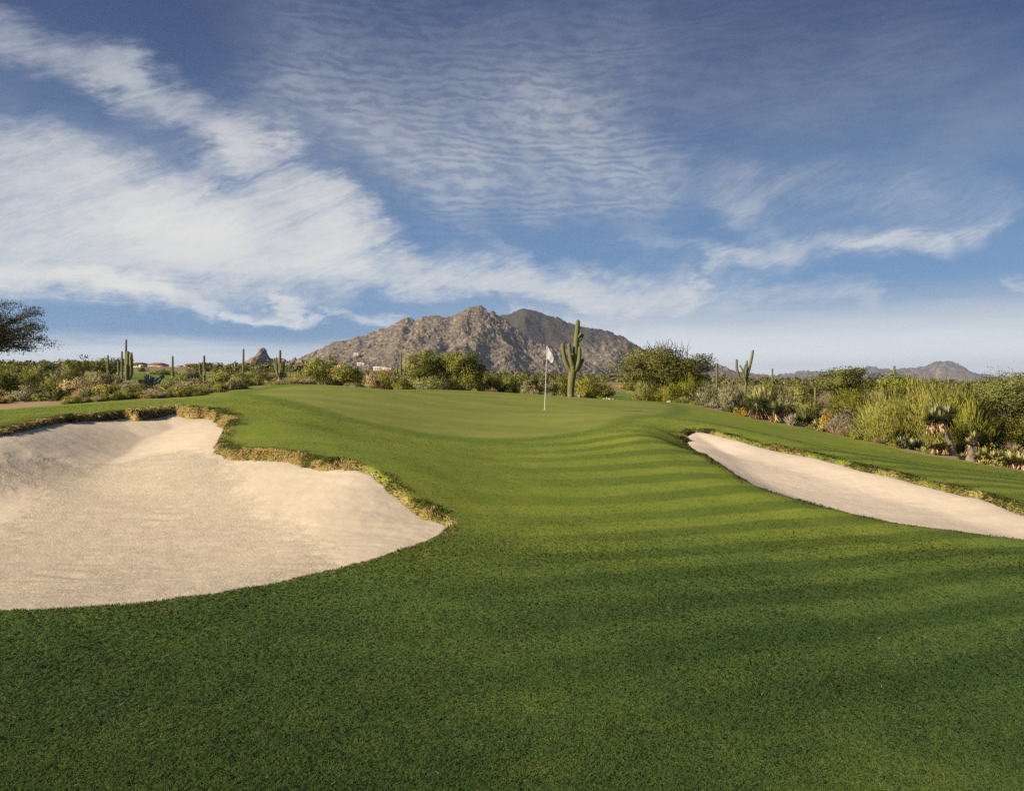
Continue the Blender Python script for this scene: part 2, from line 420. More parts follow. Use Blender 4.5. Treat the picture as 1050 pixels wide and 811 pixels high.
def smooth_line(pix):
    P = np.array([survey(*p)[:2] for p in pix])
    return np.vstack([P[:1], np.stack([P[:-1] * .75 + P[1:] * .25, P[:-1] * .25 + P[1:] * .75], 1).reshape(-1, 2), P[-1:]])
TURF = smooth_line([(-900, 470, 20), (-300, 432, 21), (-100, 424, 22), (0, 419, 22), (100, 412, 23), (200, 407, 24), (250, 400, 25.8), (300, 394, 29), (345, 395, 32), (400, 401, 33.5), (450, 399, 35.5), (520, 403, 37.2), (560, 406, 37.8), (600, 412, 38.8), (640, 412, 38.2), (700, 414, 35), (760, 428, 28.6), (820, 437, 26), (880, 450, 23.6), (930, 463, 21.3), (1000, 475, 19), (1050, 483, 18), (1250, 510, 14.5)])
TURF = np.vstack([TURF, [(40, -14), (-40, -14)]])
GREEN = smooth_poly([(250, 402, 24), (310, 418, 20), (380, 437, 17.6), (480, 449, 17), (560, 448, 17.6), (610, 441, 19), (640, 430, 21.5), (660, 423, 23.5), (690, 415, 30), (680, 412, 33.5), (620, 411, 36), (560, 406.5, 35.8), (520, 404, 35.3), (450, 400, 33.5), (400, 401.5, 31.5), (345, 396, 30), (300, 395, 27)], 2)
FAIR = [smooth_poly([(85, 397, 70), (150, 397, 74), (215, 397, 78), (228, 394, 100), (200, 391, 125), (110, 391, 118)], 2),
        smooth_poly([(596, 411, 45), (640, 411, 45), (668, 409, 48), (665, 402, 66), (612, 401, 66)], 2)]

def far_ground(x, y):
    a = x / np.maximum(y, 1.0)
    base = np.interp(a, [-.9, -.5, -.2, 0, .2, .45, .8], [1.1, 1.35, 1.35, .95, .75, .0, -.4])
    slope = np.interp(a, [-.7, -.3, 0, .25, .6], [.026, .024, .016, .009, .005])
    d = np.maximum(np.hypot(x, y) - 58, 0)
    rise = slope * 700 * np.tanh(d / 700.0)
    return base + rise + 0.25 * fbm(x / 40, y / 40, 3, 11) * sstep(50, 110, y) - 0.5 * np.exp(-((y - 75) / 22.0) ** 2) * 0
def ground(x, y, lip=True):
    x = np.asarray(x, float); y = np.asarray(y, float)
    r = np.hypot(x, y); ang = np.arctan2(x, y)
    w = sstep(40, 58, r); w = np.maximum(w, sstep(24, 40, np.where(y < 0, r, 0)))
    w = np.maximum(w, sstep(22, 34, np.abs(x)) * sstep(34, 10, y))
    xc = np.clip(x, -45, 45); yc = np.clip(y, -20, 62)
    z = g_near(xc, yc)
    zf = np.where(y > 5, far_ground(x, y), 0.0)
    zf = np.where(y > 5, zf, far_ground(x, np.full_like(x, 5.0)) * 0.0 + 0.1)
    z = z * (1 - w) + zf * w
    z = z + 0.012 * fbm(x / 1.3, y / 1.3, 3, 21) * sstep(60, 30, r)
    if lip:
        for i in (0, 1):
            d = b_sdf(i, x, y)
            near = d < 1.2
            if not near.any(): continue
            s = b_sand[i](x[near], y[near]); dn = d[near]; zn = z[near]
            up = np.maximum(zn, s + 0.06)
            k = sstep(1.2, 0.15, dn); zn = zn * (1 - k) + up * k
            t = sstep(0.10, -0.14, dn)
            zn = zn * (1 - t) + (s - 0.30) * t
            z = z.copy(); z[near] = zn
    return z
def gz(x, y): return float(ground(np.array([x]), np.array([y]))[0])

# ------------------------------------------------------------------ ground materials
def turf_color(nt, pos):
    """mown ryegrass: mowing bands, drier crests, coarse and fine mottling (a property of the lawn itself)"""
    x, y, z = sep(nt, pos)
    n1 = noise(nt, pos, 0.35, 3, 0.55); n2 = noise(nt, pos, 2.2, 4, 0.6); n3 = noise(nt, pos, 14.0, 2, 0.5)
    wob = noise(nt, pos, 0.5, 2, 0.5)
    s_ = y - x * (0.62 - y * 0.033).max(0.0) + (wob - 0.5) * 0.45
    band = (s_ * (2 * math.pi / 1.06) - 0.31).sin().step(-0.5, 0.6)
    bandzone = (x + (n1 - 0.5) * 4.0 + (n2 - 0.5) * 1.5).step(-1.8, 2.4) * (y.step(3.2, 5.0) * 0.85 + y.step(5.5, 8.5) * 0.15) * (1.0 - y.step(16.5, 18.0)) * (n1.step(0.25, 0.5) * 0.3 + 0.7)
    lush = (1.0 - (y + (n1 - 0.5) * 3.0 - x * 0.12).step(5.5, 10.0)) * 0.80 + (1.0 - n1.step(0.35, 0.7)) * 0.20
    c = mixc(nt, lush, (0.166, 0.212, 0.029), (0.074, 0.135, 0.036))
    c = mixc(nt, n2.step(0.38, 0.72) * 0.5, c, mixc(nt, lush, (0.230, 0.258, 0.038), (0.120, 0.180, 0.042)))
    n4 = noise(nt, pos, 0.9, 4, 0.65)
    c = mixc(nt, n4.step(0.48, 0.70) * 0.45, c, mixc(nt, lush, (0.26, 0.27, 0.045), (0.125, 0.165, 0.040)))
    dry = n2.step(0.60, 0.75) * n1.step(0.4, 0.6)
    c = mixc(nt, dry * 0.42, c, (0.26, 0.23, 0.07))
    dark = band * bandzone * 0.68 + n3.step(0.55, 0.3) * 0.15
    c = mixc(nt, dark, c, mixc(nt, lush, (0.080, 0.125, 0.020), (0.034, 0.074, 0.020)))
    return c, n2, n3

def ground_material():
    m, nt, out = new_mat('ground')
    pos = position(nt)
    tc, n2, n3 = turf_color(nt, pos)
    x, y, z = sep(nt, pos)
    # putting green: shorter, paler
    ng = noise(nt, vec(nt, x * 0.25, y * 0.6, 0), 1.0, 3, 0.55)
    gc = mixc(nt, ng.step(0.3, 0.7), (0.165, 0.195, 0.042), (0.225, 0.240, 0.056))
    dg = attr(nt, 'd_green') + (n2 - 0.5) * 0.35
    col = mixc(nt, 1.0 - dg.step(-0.35, 0.45), tc, gc)
    collar = (1.0 - dg.step(0.45, 1.1)) * dg.step(-0.2, 0.3)
    col = mixc(nt, collar * 0.45, col, (0.060, 0.110, 0.022))
    # desert soil
    ns = noise(nt, pos, 0.18, 4, 0.6); nf = noise(nt, pos, 5.0, 4, 0.65)
    soil = mixc(nt, ns.step(0.35, 0.7), (0.30, 0.205, 0.140), (0.36, 0.27, 0.185))
    soil = mixc(nt, nf.step(0.45, 0.75) * 0.5, soil, (0.20, 0.17, 0.10))
    soil = mixc(nt, noise(nt, pos, 0.22, 5, 0.7).step(0.30, 0.55) * y.step(19, 27) * ((x / y.max(1.0)).step(-0.60, -0.55)) * 0.85, soil, mixc(nt, nf, (0.13, 0.135, 0.045), (0.25, 0.22, 0.09)))
    dt = attr(nt, 'd_turf') + (noise(nt, pos, 1.2, 3, 0.6) - 0.5) * 0.7
    col = mixc(nt, dt.step(-0.12, 0.15), col, soil)
    ff = mixc(nt, noise(nt, pos, 0.25, 3, 0.5), (0.10, 0.16, 0.025), (0.16, 0.205, 0.035))
    df = attr(nt, 'd_fair') + (noise(nt, pos, 0.4, 2, 0.6) - 0.5) * 2.0
    col = mixc(nt, 1.0 - df.step(-0.4, 0.4), col, ff)
    # thatch showing at the cut faces round the sand
    db = attr(nt, 'd_bunker')
    th = mixc(nt, nf.step(.3, .7), (0.50, 0.37, 0.16), (0.32, 0.25, 0.10))
    col = mixc(nt, 1.0 - (db + (nf - 0.5) * 0.22 + (noise(nt, pos, 0.9, 3, 0.6) - 0.5) * 0.45).step(-0.02, 0.16), col, mixc(nt, n2.step(.35, .65) * .6, th, (0.13, 0.125, 0.035)))
    nb = noise(nt, pos, 60.0, 2, 0.6)
    principled(nt, out, col, 0.95, 0.08, nb * 0.5 + n3 * 0.25, 0.4, 0.02)
    return m
MAT_GROUND = ground_material()

def sand_material(name, pinker=0.0):
    m, nt, out = new_mat(name)
    pos = position(nt); x, y, z = sep(nt, pos)
    n1 = noise(nt, pos, 0.5, 4, 0.6); n2 = noise(nt, pos, 45.0, 2, 0.6); n3 = noise(nt, pos, 6.0, 4, 0.6)
    raked = attr(nt, 'raked') + (n3 - 0.5) * 0.5
    rk = raked.step(0.10, 0.90)
    c = mixc(nt, n1.step(0.3, 0.7), (0.55, 0.47, 0.362 + .02 * pinker), (0.605, 0.52, 0.405 + .02 * pinker))
    c2 = mixc(nt, n3.step(0.3, 0.7), (0.51, 0.44, 0.345), (0.455, 0.39, 0.30))
    c = mixc(nt, rk, c, c2)
    speck = n2.step(0.60, 0.74) * (rk * 0.45 + 0.04)
    c = mixc(nt, speck, c, (0.25, 0.19, 0.13))
    lines = noise(nt, vec(nt, x * 1.6 + y * 0.5, y * 15.0 - x * 3.6, 0), 1.0, 4, 0.65)
    grit = noise(nt, pos, 28.0, 3, 0.7)
    h = grit * (rk * 0.36 + 0.06) + lines * (rk * 0.60 + 0.2) + n3 * 0.35
    principled(nt, out, c, 1.0, 0.05, h, 0.55, 0.05)
    return m

# ------------------------------------------------------------------ ground: one sheet, round the camera to the horizon
def polar_sheet(ang, rad):
    A, Rr = np.meshgrid(ang, rad)
    return np.sin(A) * Rr, np.cos(A) * Rr
def grid_faces(nr, na, wrap=False):
    i = np.arange(nr - 1)[:, None] * na; j = np.arange(na if wrap else na - 1)[None, :]; k = (j + 1) % na
    return np.stack([i + j, i + k, i + na + k, i + na + j], -1).reshape(-1, 4)

def build_ground():
    fine = np.radians(np.arange(-44, 44.01, 0.21)); coarse = np.radians(np.arange(48, 312.1, 6.0))
    ang = np.concatenate([fine, coarse])
    rad = [0.4]
    while rad[-1] < 42: rad.append(rad[-1] * (1.02 if rad[-1] < 2.5 else 1.0056))
    while rad[-1] < 8000: rad.append(rad[-1] * 1.035)
    rad = np.array(rad)
    X, Y = polar_sheet(ang, rad)
    Z = ground(X, Y)
    na = len(ang); nr = len(rad); global GRID; GRID = (fine, rad, X[:, :len(fine)], Y[:, :len(fine)], Z[:, :len(fine)])
    mb = MB(); V = np.stack([X, Y, Z], -1).reshape(-1, 3)
    f = grid_faces(nr, na, True)
    c = len(V); V = np.vstack([V, [[0, 0, gz(0, 0)]]])
    fan = np.array([[c, (j + 1) % na, j, j] for j in range(na)])
    f = np.vstack([f[:, ::-1], fan])
    mb.add(V, f)
    me = mb.mesh('ground', MAT_GROUND, True)
    xx, yy = V[:, 0], V[:, 1]
    dt = sdf(TURF, xx, yy, 400); dg = sdf(GREEN, xx, yy, 6); dfair = np.minimum(sdf(FAIR[0], xx, yy, 8), sdf(FAIR[1], xx, yy, 8))
    db = np.minimum(b_sdf(0, xx, yy), b_sdf(1, xx, yy))
    for nm, d in (('d_turf', dt), ('d_green', dg), ('d_fair', dfair), ('d_bunker', db)):
        a = me.attributes.new(nm, 'FLOAT', 'POINT'); a.data.foreach_set('value', np.clip(d, -5, 5).astype(np.float32))
    o = link('ground', me); tag(o, kind='structure')
build_ground()

def on_ground(x, y):
    """height and normal of the ground sheet as built"""
    fa, rad, X, Y, Z = GRID; a = np.arctan2(x, y); r = np.hypot(x, y)
    j = np.clip((a - fa[0]) / (fa[1] - fa[0]), 0, len(fa) - 1.001); i = np.clip(np.interp(r, rad, np.arange(len(rad))), 0, len(rad) - 1.001)
    i0, j0 = i.astype(int), j.astype(int); fi, fj = i - i0, j - j0
    z00, z01, z10, z11 = Z[i0, j0], Z[i0, j0 + 1], Z[i0 + 1, j0], Z[i0 + 1, j0 + 1]
    z = (z00 * (1 - fj) + z01 * fj) * (1 - fi) + (z10 * (1 - fj) + z11 * fj) * fi
    P = lambda p, q: np.stack([X[p, q], Y[p, q], Z[p, q]], 1)
    n = np.cross(P(i0, j0 + 1) - P(i0, j0), P(i0 + 1, j0) - P(i0, j0)); n /= np.linalg.norm(n, axis=1)[:, None] + 1e-12
    return z, np.where(n[:, 2:] < 0, -n, n)

def build_sand(i, pinker):
    P = b_poly[i]; lo, hi = P.min(0) - 0.3, P.max(0) + 0.3
    a0, a1 = np.arctan2(lo[0], hi[1]), np.arctan2(hi[0], lo[1])
    angs = np.arctan2(P[:, 0], P[:, 1]); rr = np.hypot(P[:, 0], P[:, 1])
    ang = np.arange(max(angs.min() - .03, -0.85), min(angs.max() + .03, 0.85), 0.0032)
    rad = np.exp(np.arange(np.log(rr.min() * .96), np.log(rr.max() * 1.03), 0.0045))
    X, Y = polar_sheet(ang, rad); d = b_sdf(i, X, Y)
    Z = b_sand[i](X, Y) + 0.010 * fbm(X * 0.9, Y * 2.2, 4, 31) + 0.004 * fbm(X * 5, Y * 7, 3, 37)
    if i == 0:   # furrows drawn by the rake over the floor, smooth sand on the faces
        RK = smooth_poly([(-260, 470, 11), (-40, 474, 11.6), (30, 466, 12.6), (100, 468, 13), (185, 458, 14), (236, 474, 12.4), (262, 505, 10.4), (320, 538, 8.9), (352, 572, 7.7), (330, 640, 5.5), (0, 660, 5.3), (-260, 660, 5.3)], 2)
        raked = sstep(0.4, -0.4, sdf(RK, X, Y, 3) + 0.18 * fbm(X * 2, Y * 2, 3, 45))
        tr = (np.array(survey(-30, 515, 10.3))[:2]); raked = raked * sstep(.25, 1.05, np.hypot((X - tr[0]) / 1.0, (Y - tr[1]) / 1.9) + .08 * fbm(X * 3, Y * 3, 2, 46))
        Z = Z + raked * 0.012 * np.sin((Y * 1.0 - X * 0.30 + 0.6 * fbm(X * .4, Y * .4, 2, 41)) * 24) * sstep(-.2, .4, perlin(X * .6, Y * .6, 43))
        Z = Z + 0.014 * np.clip(fbm(X * 2.5, Y * 3.5, 2, 47), -1, 1) * np.exp(-((X - survey(5, 470, 12.2)[0]) / .9) ** 2 - ((Y - 12.4) / .9) ** 2)
    else: raked = sstep(0.2, 1.2, -d) * 0.25
    Z = np.where(d > 0.02, Z - np.minimum((d - 0.02) * 1.2, 0.4), Z)
    V = np.stack([X, Y, Z], -1).reshape(-1, 3); f = grid_faces(len(rad), len(ang))[:, ::-1]
    dd = d.ravel(); keep = (dd[f] < 0.16).all(1)
    f = f[keep]; used = np.unique(f); mp = np.full(len(V), -1); mp[used] = np.arange(len(used))
    mb = MB(); mb.add(V[used], mp[f])
    me = mb.mesh('bunker_sand', sand_material('bunker_sand', pinker), True)
    a = me.attributes.new('raked', 'FLOAT', 'POINT'); a.data.foreach_set('value', raked.ravel()[used].astype(np.float32))
    tag(link('bunker_sand', me), kind='structure', label=['large sand bunker curving round the left of the fairway', 'narrow sand bunker below the right of the green'][i])
build_sand(0, 0); build_sand(1, 1)

# ------------------------------------------------------------------ grass
def leaf_shader(nt, out, col, transl=0.3, rough=0.6, spec=0.15, nrm=True):
    an = nt.nodes.new('ShaderNodeAttribute'); an.attribute_name = 'leaf_normal'
    vt = nt.nodes.new('ShaderNodeVectorTransform'); vt.vector_type = 'NORMAL'; vt.convert_from = 'OBJECT'; vt.convert_to = 'WORLD'; nt.links.new(an.outputs['Vector'], vt.inputs[0])
    p = nt.nodes.new('ShaderNodeBsdfPrincipled'); nt.links.new(col, p.inputs['Base Color'])
    p.inputs['Roughness'].default_value = rough; p.inputs['Specular IOR Level'].default_value = spec
    t = nt.nodes.new('ShaderNodeBsdfTranslucent'); nt.links.new(col, t.inputs['Color'])
    if nrm: nt.links.new(vt.outputs[0], p.inputs['Normal']); nt.links.new(vt.outputs[0], t.inputs['Normal'])
    mx = nt.nodes.new('ShaderNodeMixShader'); mx.inputs[0].default_value = transl
    nt.links.new(p.outputs[0], mx.inputs[1]); nt.links.new(t.outputs[0], mx.inputs[2]); nt.links.new(mx.outputs[0], out.inputs[0])

def blade_material():
    m, nt, out = new_mat('mown_grass')
    pos = position(nt); c, _, _ = turf_color(nt, pos); t = attr(nt, 'tint')
    c = mixc(nt, t.step(0.55, 1.0) * 0.5, c, (0.20, 0.25, 0.075))
    c = mixc(nt, t.step(0.35, 0.0) * 0.35, c, (0.035, 0.068, 0.018))
    c = mixc(nt, t.step(0.965, 0.97), c, (0.40, 0.33, 0.14))
    leaf_shader(nt, out, c, 0.3, 0.5, 0.25)
    return m
def lip_material():
    m, nt, out = new_mat('lip_grass')
    pos = position(nt); c, _, _ = turf_color(nt, pos); t = attr(nt, 'tint')
    tan = mixc(nt, noise(nt, pos, 3.0, 3, 0.6).step(0.3, 0.7), (0.60, 0.45, 0.165), (0.70, 0.57, 0.26))
    c = mixc(nt, 0.70, c, (0.115, 0.125, 0.035)); c = mixc(nt, t.step(0.20, 0.68), c, tan)
    leaf_shader(nt, out, c, 0.3, 0.6, 0.15)
    return m

def build_mown_grass():
    rng = np.random.default_rng(3)
    N = 1150000
    w = rng.uniform(1 / 21.0, 1 / 2.5, N); Y = 1 / w; U = rng.uniform(-0.80, 0.80, N); X = U * Y
    db = np.minimum(b_sdf(0, X, Y), b_sdf(1, X, Y)); dg = sdf(GREEN, X, Y, 3); dt = sdf(TURF, X, Y, 100)
    ok = (db > 0.03) & (dg > rng.uniform(-.25, .7, N) * (rng.uniform(0, 1, N) < .7)) & (dt < 0)
    X, Y, U = X[ok], Y[ok], U[ok]; n = len(X)
    Z, gn = on_ground(X, Y)
    px = Y / 817
    rough = 0.5 + 0.5 * np.clip(fbm(X * .5, Y * .5, 3, 51), -1, 1); lw = sstep(2.5, -2.5, X + 1.2 * fbm(X * .4, Y * .4, 2, 52)) * sstep(13, 7, Y); rough = rough * (.6 - .1 * lw) + .4 * lw
    L = (0.013 + 0.017 * rough) * rng.uniform(.6, 1.35, n) * (1 - .55 * sstep(6.5, 13, Y)) + px * 0.45
    W = np.maximum(0.0028, px * 0.80) * rng.uniform(.7, 1.3, n)
    tuft = perlin(X * 14, Y * 14, 55) * 1.6
    th = rng.uniform(0, 2 * np.pi, n) * 0.75 + tuft
    lean = rng.uniform(.5, 1.9, n)
    ax = np.stack([np.cos(th) * lean, np.sin(th) * lean, np.zeros(n)], 1) + gn; ax /= np.linalg.norm(ax, axis=1)[:, None]
    sd_ = np.cross(ax, rand_unit(rng, n)); sd_ /= np.linalg.norm(sd_, axis=1)[:, None] + 1e-9
    base = np.stack([X, Y, Z - 0.006], 1)
    clump = 0.5 + 0.45 * np.clip(fbm(X * 5, Y * 5, 4, 57, .65), -1, 1)
    a = np.clip(0.38 * clump + 0.62 * rng.uniform(0, 1, n), 0, 0.96); a[rng.uniform(0, 1, n) < .004] = 1.0
    mb = MB(); mb.blades(base, ax, sd_, L, W, a, bend=np.stack([np.cos(th), np.sin(th), -np.ones(n) * .5], 1) * (L * .25)[:, None], nrm=gn, mix=.72)
    o = mb.build('mown_grass', blade_material()); tag(o, kind='stuff', label='close mown green grass of the fairway and rough', cat='grass')

def build_lip_grass():
    rng = np.random.default_rng(5); mat = lip_material()
    for i in (0, 1):
        P = b_poly[i]; Q = np.roll(P, -1, 0); Ls = np.hypot(*(Q - P).T); cum = np.cumsum(Ls); tot = cum[-1]
        N = int(tot * 4200)
        t = rng.uniform(0, tot, N); k = np.searchsorted(cum, t); k = np.clip(k, 0, len(P) - 1)
        fr = rng.uniform(0, 1, N)[:, None]; pt = P[k] * (1 - fr) + Q[k] * fr
        e = (Q - P)[k]; e /= np.linalg.norm(e, axis=1)[:, None]
        area = (P[:, 0] * Q[:, 1] - Q[:, 0] * P[:, 1]).sum(); outn = np.stack([e[:, 1], -e[:, 0]], 1) * (1 if area > 0 else -1)
        off = rng.uniform(-0.14, 0.50, N) * rng.uniform(.5, 1, N)
        pt = pt + outn * off[:, None]
        X, Y = pt[:, 0], pt[:, 1]; d = b_sdf(i, X, Y); Z = ground(X, Y)
        s = b_sand[i](X, Y)
        zo = ground(X + outn[:, 0] * .3, Y + outn[:, 1] * .3); face = sstep(-.35, .25, (outn[:, 0] * X + outn[:, 1] * Y) / np.hypot(X, Y)); far = face * sstep(0.055, 0.13, zo - s) # tall lip: the grass hangs down the face
        keep = (Z > s - .04) & (Y > 3) & (Y < 21) & (np.abs(X / Y) < .8) & ((far > .3) | (rng.uniform(0, 1, N) < .35))
        X, Y, Z, d, outn2, far, s = X[keep], Y[keep], Z[keep], d[keep], outn[keep], far[keep], s[keep]; n = len(X)
        px = Y / 817
        L = (0.025 + far * rng.uniform(0.04, 0.14, n) * (0.7 + .6 * 1.4 * fbm(X * 2.6, Y * 2.6, 2, 66))) * rng.uniform(.7, 1.2, n) + px * .8
        L = L * (.22 + .78 * sstep(.34, .04, d)) * np.clip(.85 + .7 * fbm(X * 1.6, Y * 1.6, 2, 70), .35, 1.6); W = np.maximum(0.004, px * .7) * rng.uniform(.7, 1.3, n)
        inn = -outn2 + rng.normal(0, .45, (n, 2)); wild = rng.uniform(0, 1, n)
        ax = np.stack([inn[:, 0], inn[:, 1], 0.15 + 1.3 * wild * (1 - .6 * far)], 1); ax /= np.linalg.norm(ax, axis=1)[:, None]
        sd_ = np.cross(ax, rand_unit(rng, n)); sd_ /= np.linalg.norm(sd_, axis=1)[:, None] + 1e-9
        patch = np.clip(0.5 + 0.8 * fbm(X * 1.1, Y * 1.1, 3, 61 + i), 0, 1)
        m_ = np.clip(.75 + 1.1 * fbm(X * .9, Y * .9, 3, 69), .18, 1.5); a = far * sstep(0.36 * m_, 0.03 * m_, d + 0.12 * perlin(X * 4, Y * 4, 63)) * (.25 + .95 * patch) + rng.normal(0, .14, n)
        mb = MB(); mb.blades(np.stack([X, Y, Z - .004], 1), ax, sd_, L, W, np.clip(a, 0, 1), bend=np.stack([np.zeros(n), np.zeros(n), -L * .45 * far], 1), nrm=np.stack([-outn2[:, 0] * .3, -outn2[:, 1] * .3, np.ones(n)], 1) / 1.044, mix=.7)
        o = mb.build('lip_grass', mat); tag(o, kind='stuff', cat='grass', label=['long straw coloured grass hanging over the edge of the large left bunker', 'straw and green grass fringe round the narrow right bunker'][i])
build_mown_grass(); build_lip_grass()
#==NEXT==
# ------------------------------------------------------------------ mountains, hills and the outcrop
def profile(pts, D):
    P = np.array(pts, float)
    return (P[:, 0] - CX) / F * D, ZC + (HZ - P[:, 1]) / F * D
RIDGE1 = [(205, 392), (232, 388), (270, 377), (300, 372), (318, 363), (330, 357), (345, 350), (360, 347), (375, 343), (400, 334.5), (410, 328), (418, 325), (425, 328), (440, 324.5), (455, 323.5), (465, 324), (474, 317.5), (480, 314.5), (492, 314.5), (498, 318), (506, 322), (518, 328), (540, 345), (565, 356), (590, 366), (620, 378), (650, 386), (690, 392)]
RIDGE2 = [(440, 372), (470, 350), (500, 326), (515, 323.5), (524, 321.5), (530, 318), (537, 316), (545, 318), (560, 322), (570, 326), (590, 333), (610, 337), (622, 338), (640, 347), (655, 355), (665, 360), (690, 367), (730, 374), (760, 381), (790, 386), (830, 392)]
OUTCROP = [(228, 390), (238, 383), (246, 376), (252, 371), (257, 367), (262, 365), (265, 361), (267.5, 357), (271, 357.5), (274, 363), (280, 366), (286, 369), (295, 369), (305, 370), (315, 371), (326, 375), (345, 382), (360, 390)]
HILLS = [(700, 392), (745, 388), (770, 386), (790, 387), (800, 385), (815, 381.5), (830, 381), (838, 379.5), (850, 384), (870, 381), (885, 378), (890, 377), (905, 378), (920, 379), (935, 378), (945, 379), (950, 376.5), (960, 372.5), (968, 370.5), (976, 371.5), (985, 375.5), (1000, 382), (1015, 385), (1050, 386), (1100, 384), (1150, 389), (1200, 392)]

def ridge_surface(pts, D, front, back, lump, seed, x, y, spur=0.22, spur_len=110.0, bold=1.0):
    px, pz = profile(pts, D)
    wy = y + front * 0.22 * fbm(x / (front * .55), y / (front * .55), 2, seed)
    base = np.interp(x, [px[0], px[-1]], [pz[0], pz[-1]])
    H = np.maximum(np.interp(x, px, pz) - base, 0)
    wy = np.where(np.abs(y - D) < 1, y, wy)
    t = (D - y) / (H * 1.75 + front * .18)
    t = np.where(y > D, (y - D) / (H * 0.9 + back), t)
    tw = np.clip(t + 0.16 * fbm(x / spur_len, y / (spur_len * 2.2), 3, seed + 3) * sstep(0, .25, t), 0, 1.15)
    prof = np.clip(1 - tw, 0, 1) ** 1.12
    rid = 1 - np.abs(fbm(x / spur_len, y / (spur_len * 2.4), 3, seed + 7)) * 1.6
    z = base + H * prof + H * spur * rid * 4 * prof * (1 - prof)
    patch = sstep(-.1, .45, fbm(x / (lump * 5), y / (lump * 8), 3, seed + 11)); pat2 = sstep(-.35, .35, fbm(x / (lump * 3), y / (lump * 4), 2, seed + 13))
    wx = x + lump * .9 * fbm(x / lump * .8, y / lump * .8, 3, seed + 15); wy2 = y + lump * .9 * fbm(x / lump * .8, y / lump * .8, 3, seed + 18)
    b1 = boulders(wx / lump, wy2 / (lump * 1.5), seed + 20); b2 = boulders(wx / (lump * .46), wy2 / (lump * .62), seed + 30); b3 = boulders(wx / (lump * .24), wy2 / (lump * .34), seed + 40)
    env = sstep(0, .10, prof) * sstep(0, 12, H) * bold
    crag = 1 - np.abs(fbm(x / (lump * 2.6), y / (lump * 4), 4, seed + 25)) * 1.5
    z = z + (b1 * .55 * patch + b2 * .40 * pat2 + b3 * .22 + crag * .18) * lump * env - lump * .36 * env
    z = np.where((prof <= 0.001), base - 30, z)
    return z, np.clip(.55 * b2 + .5 * b3 + .35 * b1 * patch, 0, 1)
def Z_rocky(x, y): return ridge_surface(RIDGE1, 1600.0, 300, 60, 12.0, 71, x, y, 0.09, 130.0, np.interp(x, [-400, -180, -60], [.75, .9, 1.3]))
def Z_dark(x, y): return ridge_surface(RIDGE2, 2050.0, 380, 120, 12.0, 91, x, y, 0.10, 190.0, np.clip(.6 + (x - 60) / 260, .55, 1.1))
def Z_crop(x, y): return ridge_surface(OUTCROP, 760.0, 40, 10, 6.5, 111, x, y, 0.15, 30.0, 1.25)
def Z_hills(x, y): return ridge_surface(HILLS, 5600.0, 900, 400, 42.0, 131, x, y, 0.28, 420.0)

def rock_material(name, a, b, crack, green, gamt, dark=None, scale=1.0):
    m, nt, out = new_mat(name); pos = position(nt); t = attr(nt, 'tint'); x, y, z = sep(nt, pos)
    n1 = noise(nt, pos, 0.012 * scale, 4, 0.6); n2 = noise(nt, pos, 0.12 * scale, 4, 0.65); n3 = noise(nt, pos, 0.06 * scale, 5, 0.7)
    c = mixc(nt, n1.step(.35, .65), a, b)
    c = mixc(nt, n2.step(.5, .75) * .55, c, tuple(q * 1.35 for q in a))
    vc = nt.nodes.new('ShaderNodeSeparateColor'); nt.links.new(voronoi(nt, pos, 0.16 * scale, 'Color'), vc.inputs[0]); vr = S(nt, vc.outputs[0])
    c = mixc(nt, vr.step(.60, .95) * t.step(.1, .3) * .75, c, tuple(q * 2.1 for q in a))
    c = mixc(nt, vr.step(.35, .0) * .6, c, crack)
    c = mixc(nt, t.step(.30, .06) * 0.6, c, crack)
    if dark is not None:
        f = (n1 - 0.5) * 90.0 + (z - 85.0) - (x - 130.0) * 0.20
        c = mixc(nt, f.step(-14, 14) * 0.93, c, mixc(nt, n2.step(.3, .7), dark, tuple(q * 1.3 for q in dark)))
    c = mixc(nt, (n3 + (50.0 - z).max(0.0) * 0.0022).step(.53, .60) * gamt, c, green)
    principled(nt, out, c, 1.0, 0.05, n2, 0.4, 1.2 / scale)
    return m
def build_ridge(name, fn, D, x0, x1, dx, yf, yb, dy, mat):
    xs = np.arange((x0 - CX) / F * D, (x1 - CX) / F * D, dx); ys = np.concatenate([np.arange(D - yf, D, dy), np.arange(D, D + yb, dy)])
    X, Y = np.meshgrid(xs, ys); Z, t = fn(X, Y); G = ground(X, Y, False)
    V = np.stack([X, Y, Z], -1).reshape(-1, 3); f = grid_faces(len(ys), len(xs)); ok = (Z > G - 4).ravel()
    V[:, 2] = np.maximum(V[:, 2], G.ravel() - 12)
    f = f[ok[f].any(1)]; used = np.unique(f); mp = np.full(len(V), -1); mp[used] = np.arange(len(used))
    mb = MB(); mb.add(V[used], mp[f], t.ravel()[used])
    return tag(mb.build(name, mat, smooth=False), kind='structure')
GRN = (0.095, 0.105, 0.045)
build_ridge('mountain', Z_rocky, 1600.0, 200, 700, 1.5, 420, 160, 2.1, rock_material('granite', (0.143, 0.116, 0.096), (0.176, 0.140, 0.110), (0.055, 0.047, 0.040), GRN, .6))
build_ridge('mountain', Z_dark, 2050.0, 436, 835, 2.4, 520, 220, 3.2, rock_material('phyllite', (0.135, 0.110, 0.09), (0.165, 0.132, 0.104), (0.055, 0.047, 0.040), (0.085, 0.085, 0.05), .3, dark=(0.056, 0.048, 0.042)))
build_ridge('hill', Z_crop, 760.0, 226, 362, 0.8, 70, 40, 1.0, rock_material('outcrop_rock', (0.19, 0.15, 0.12), (0.23, 0.175, 0.135), (0.08, 0.065, 0.05), GRN, .5, scale=2.0))
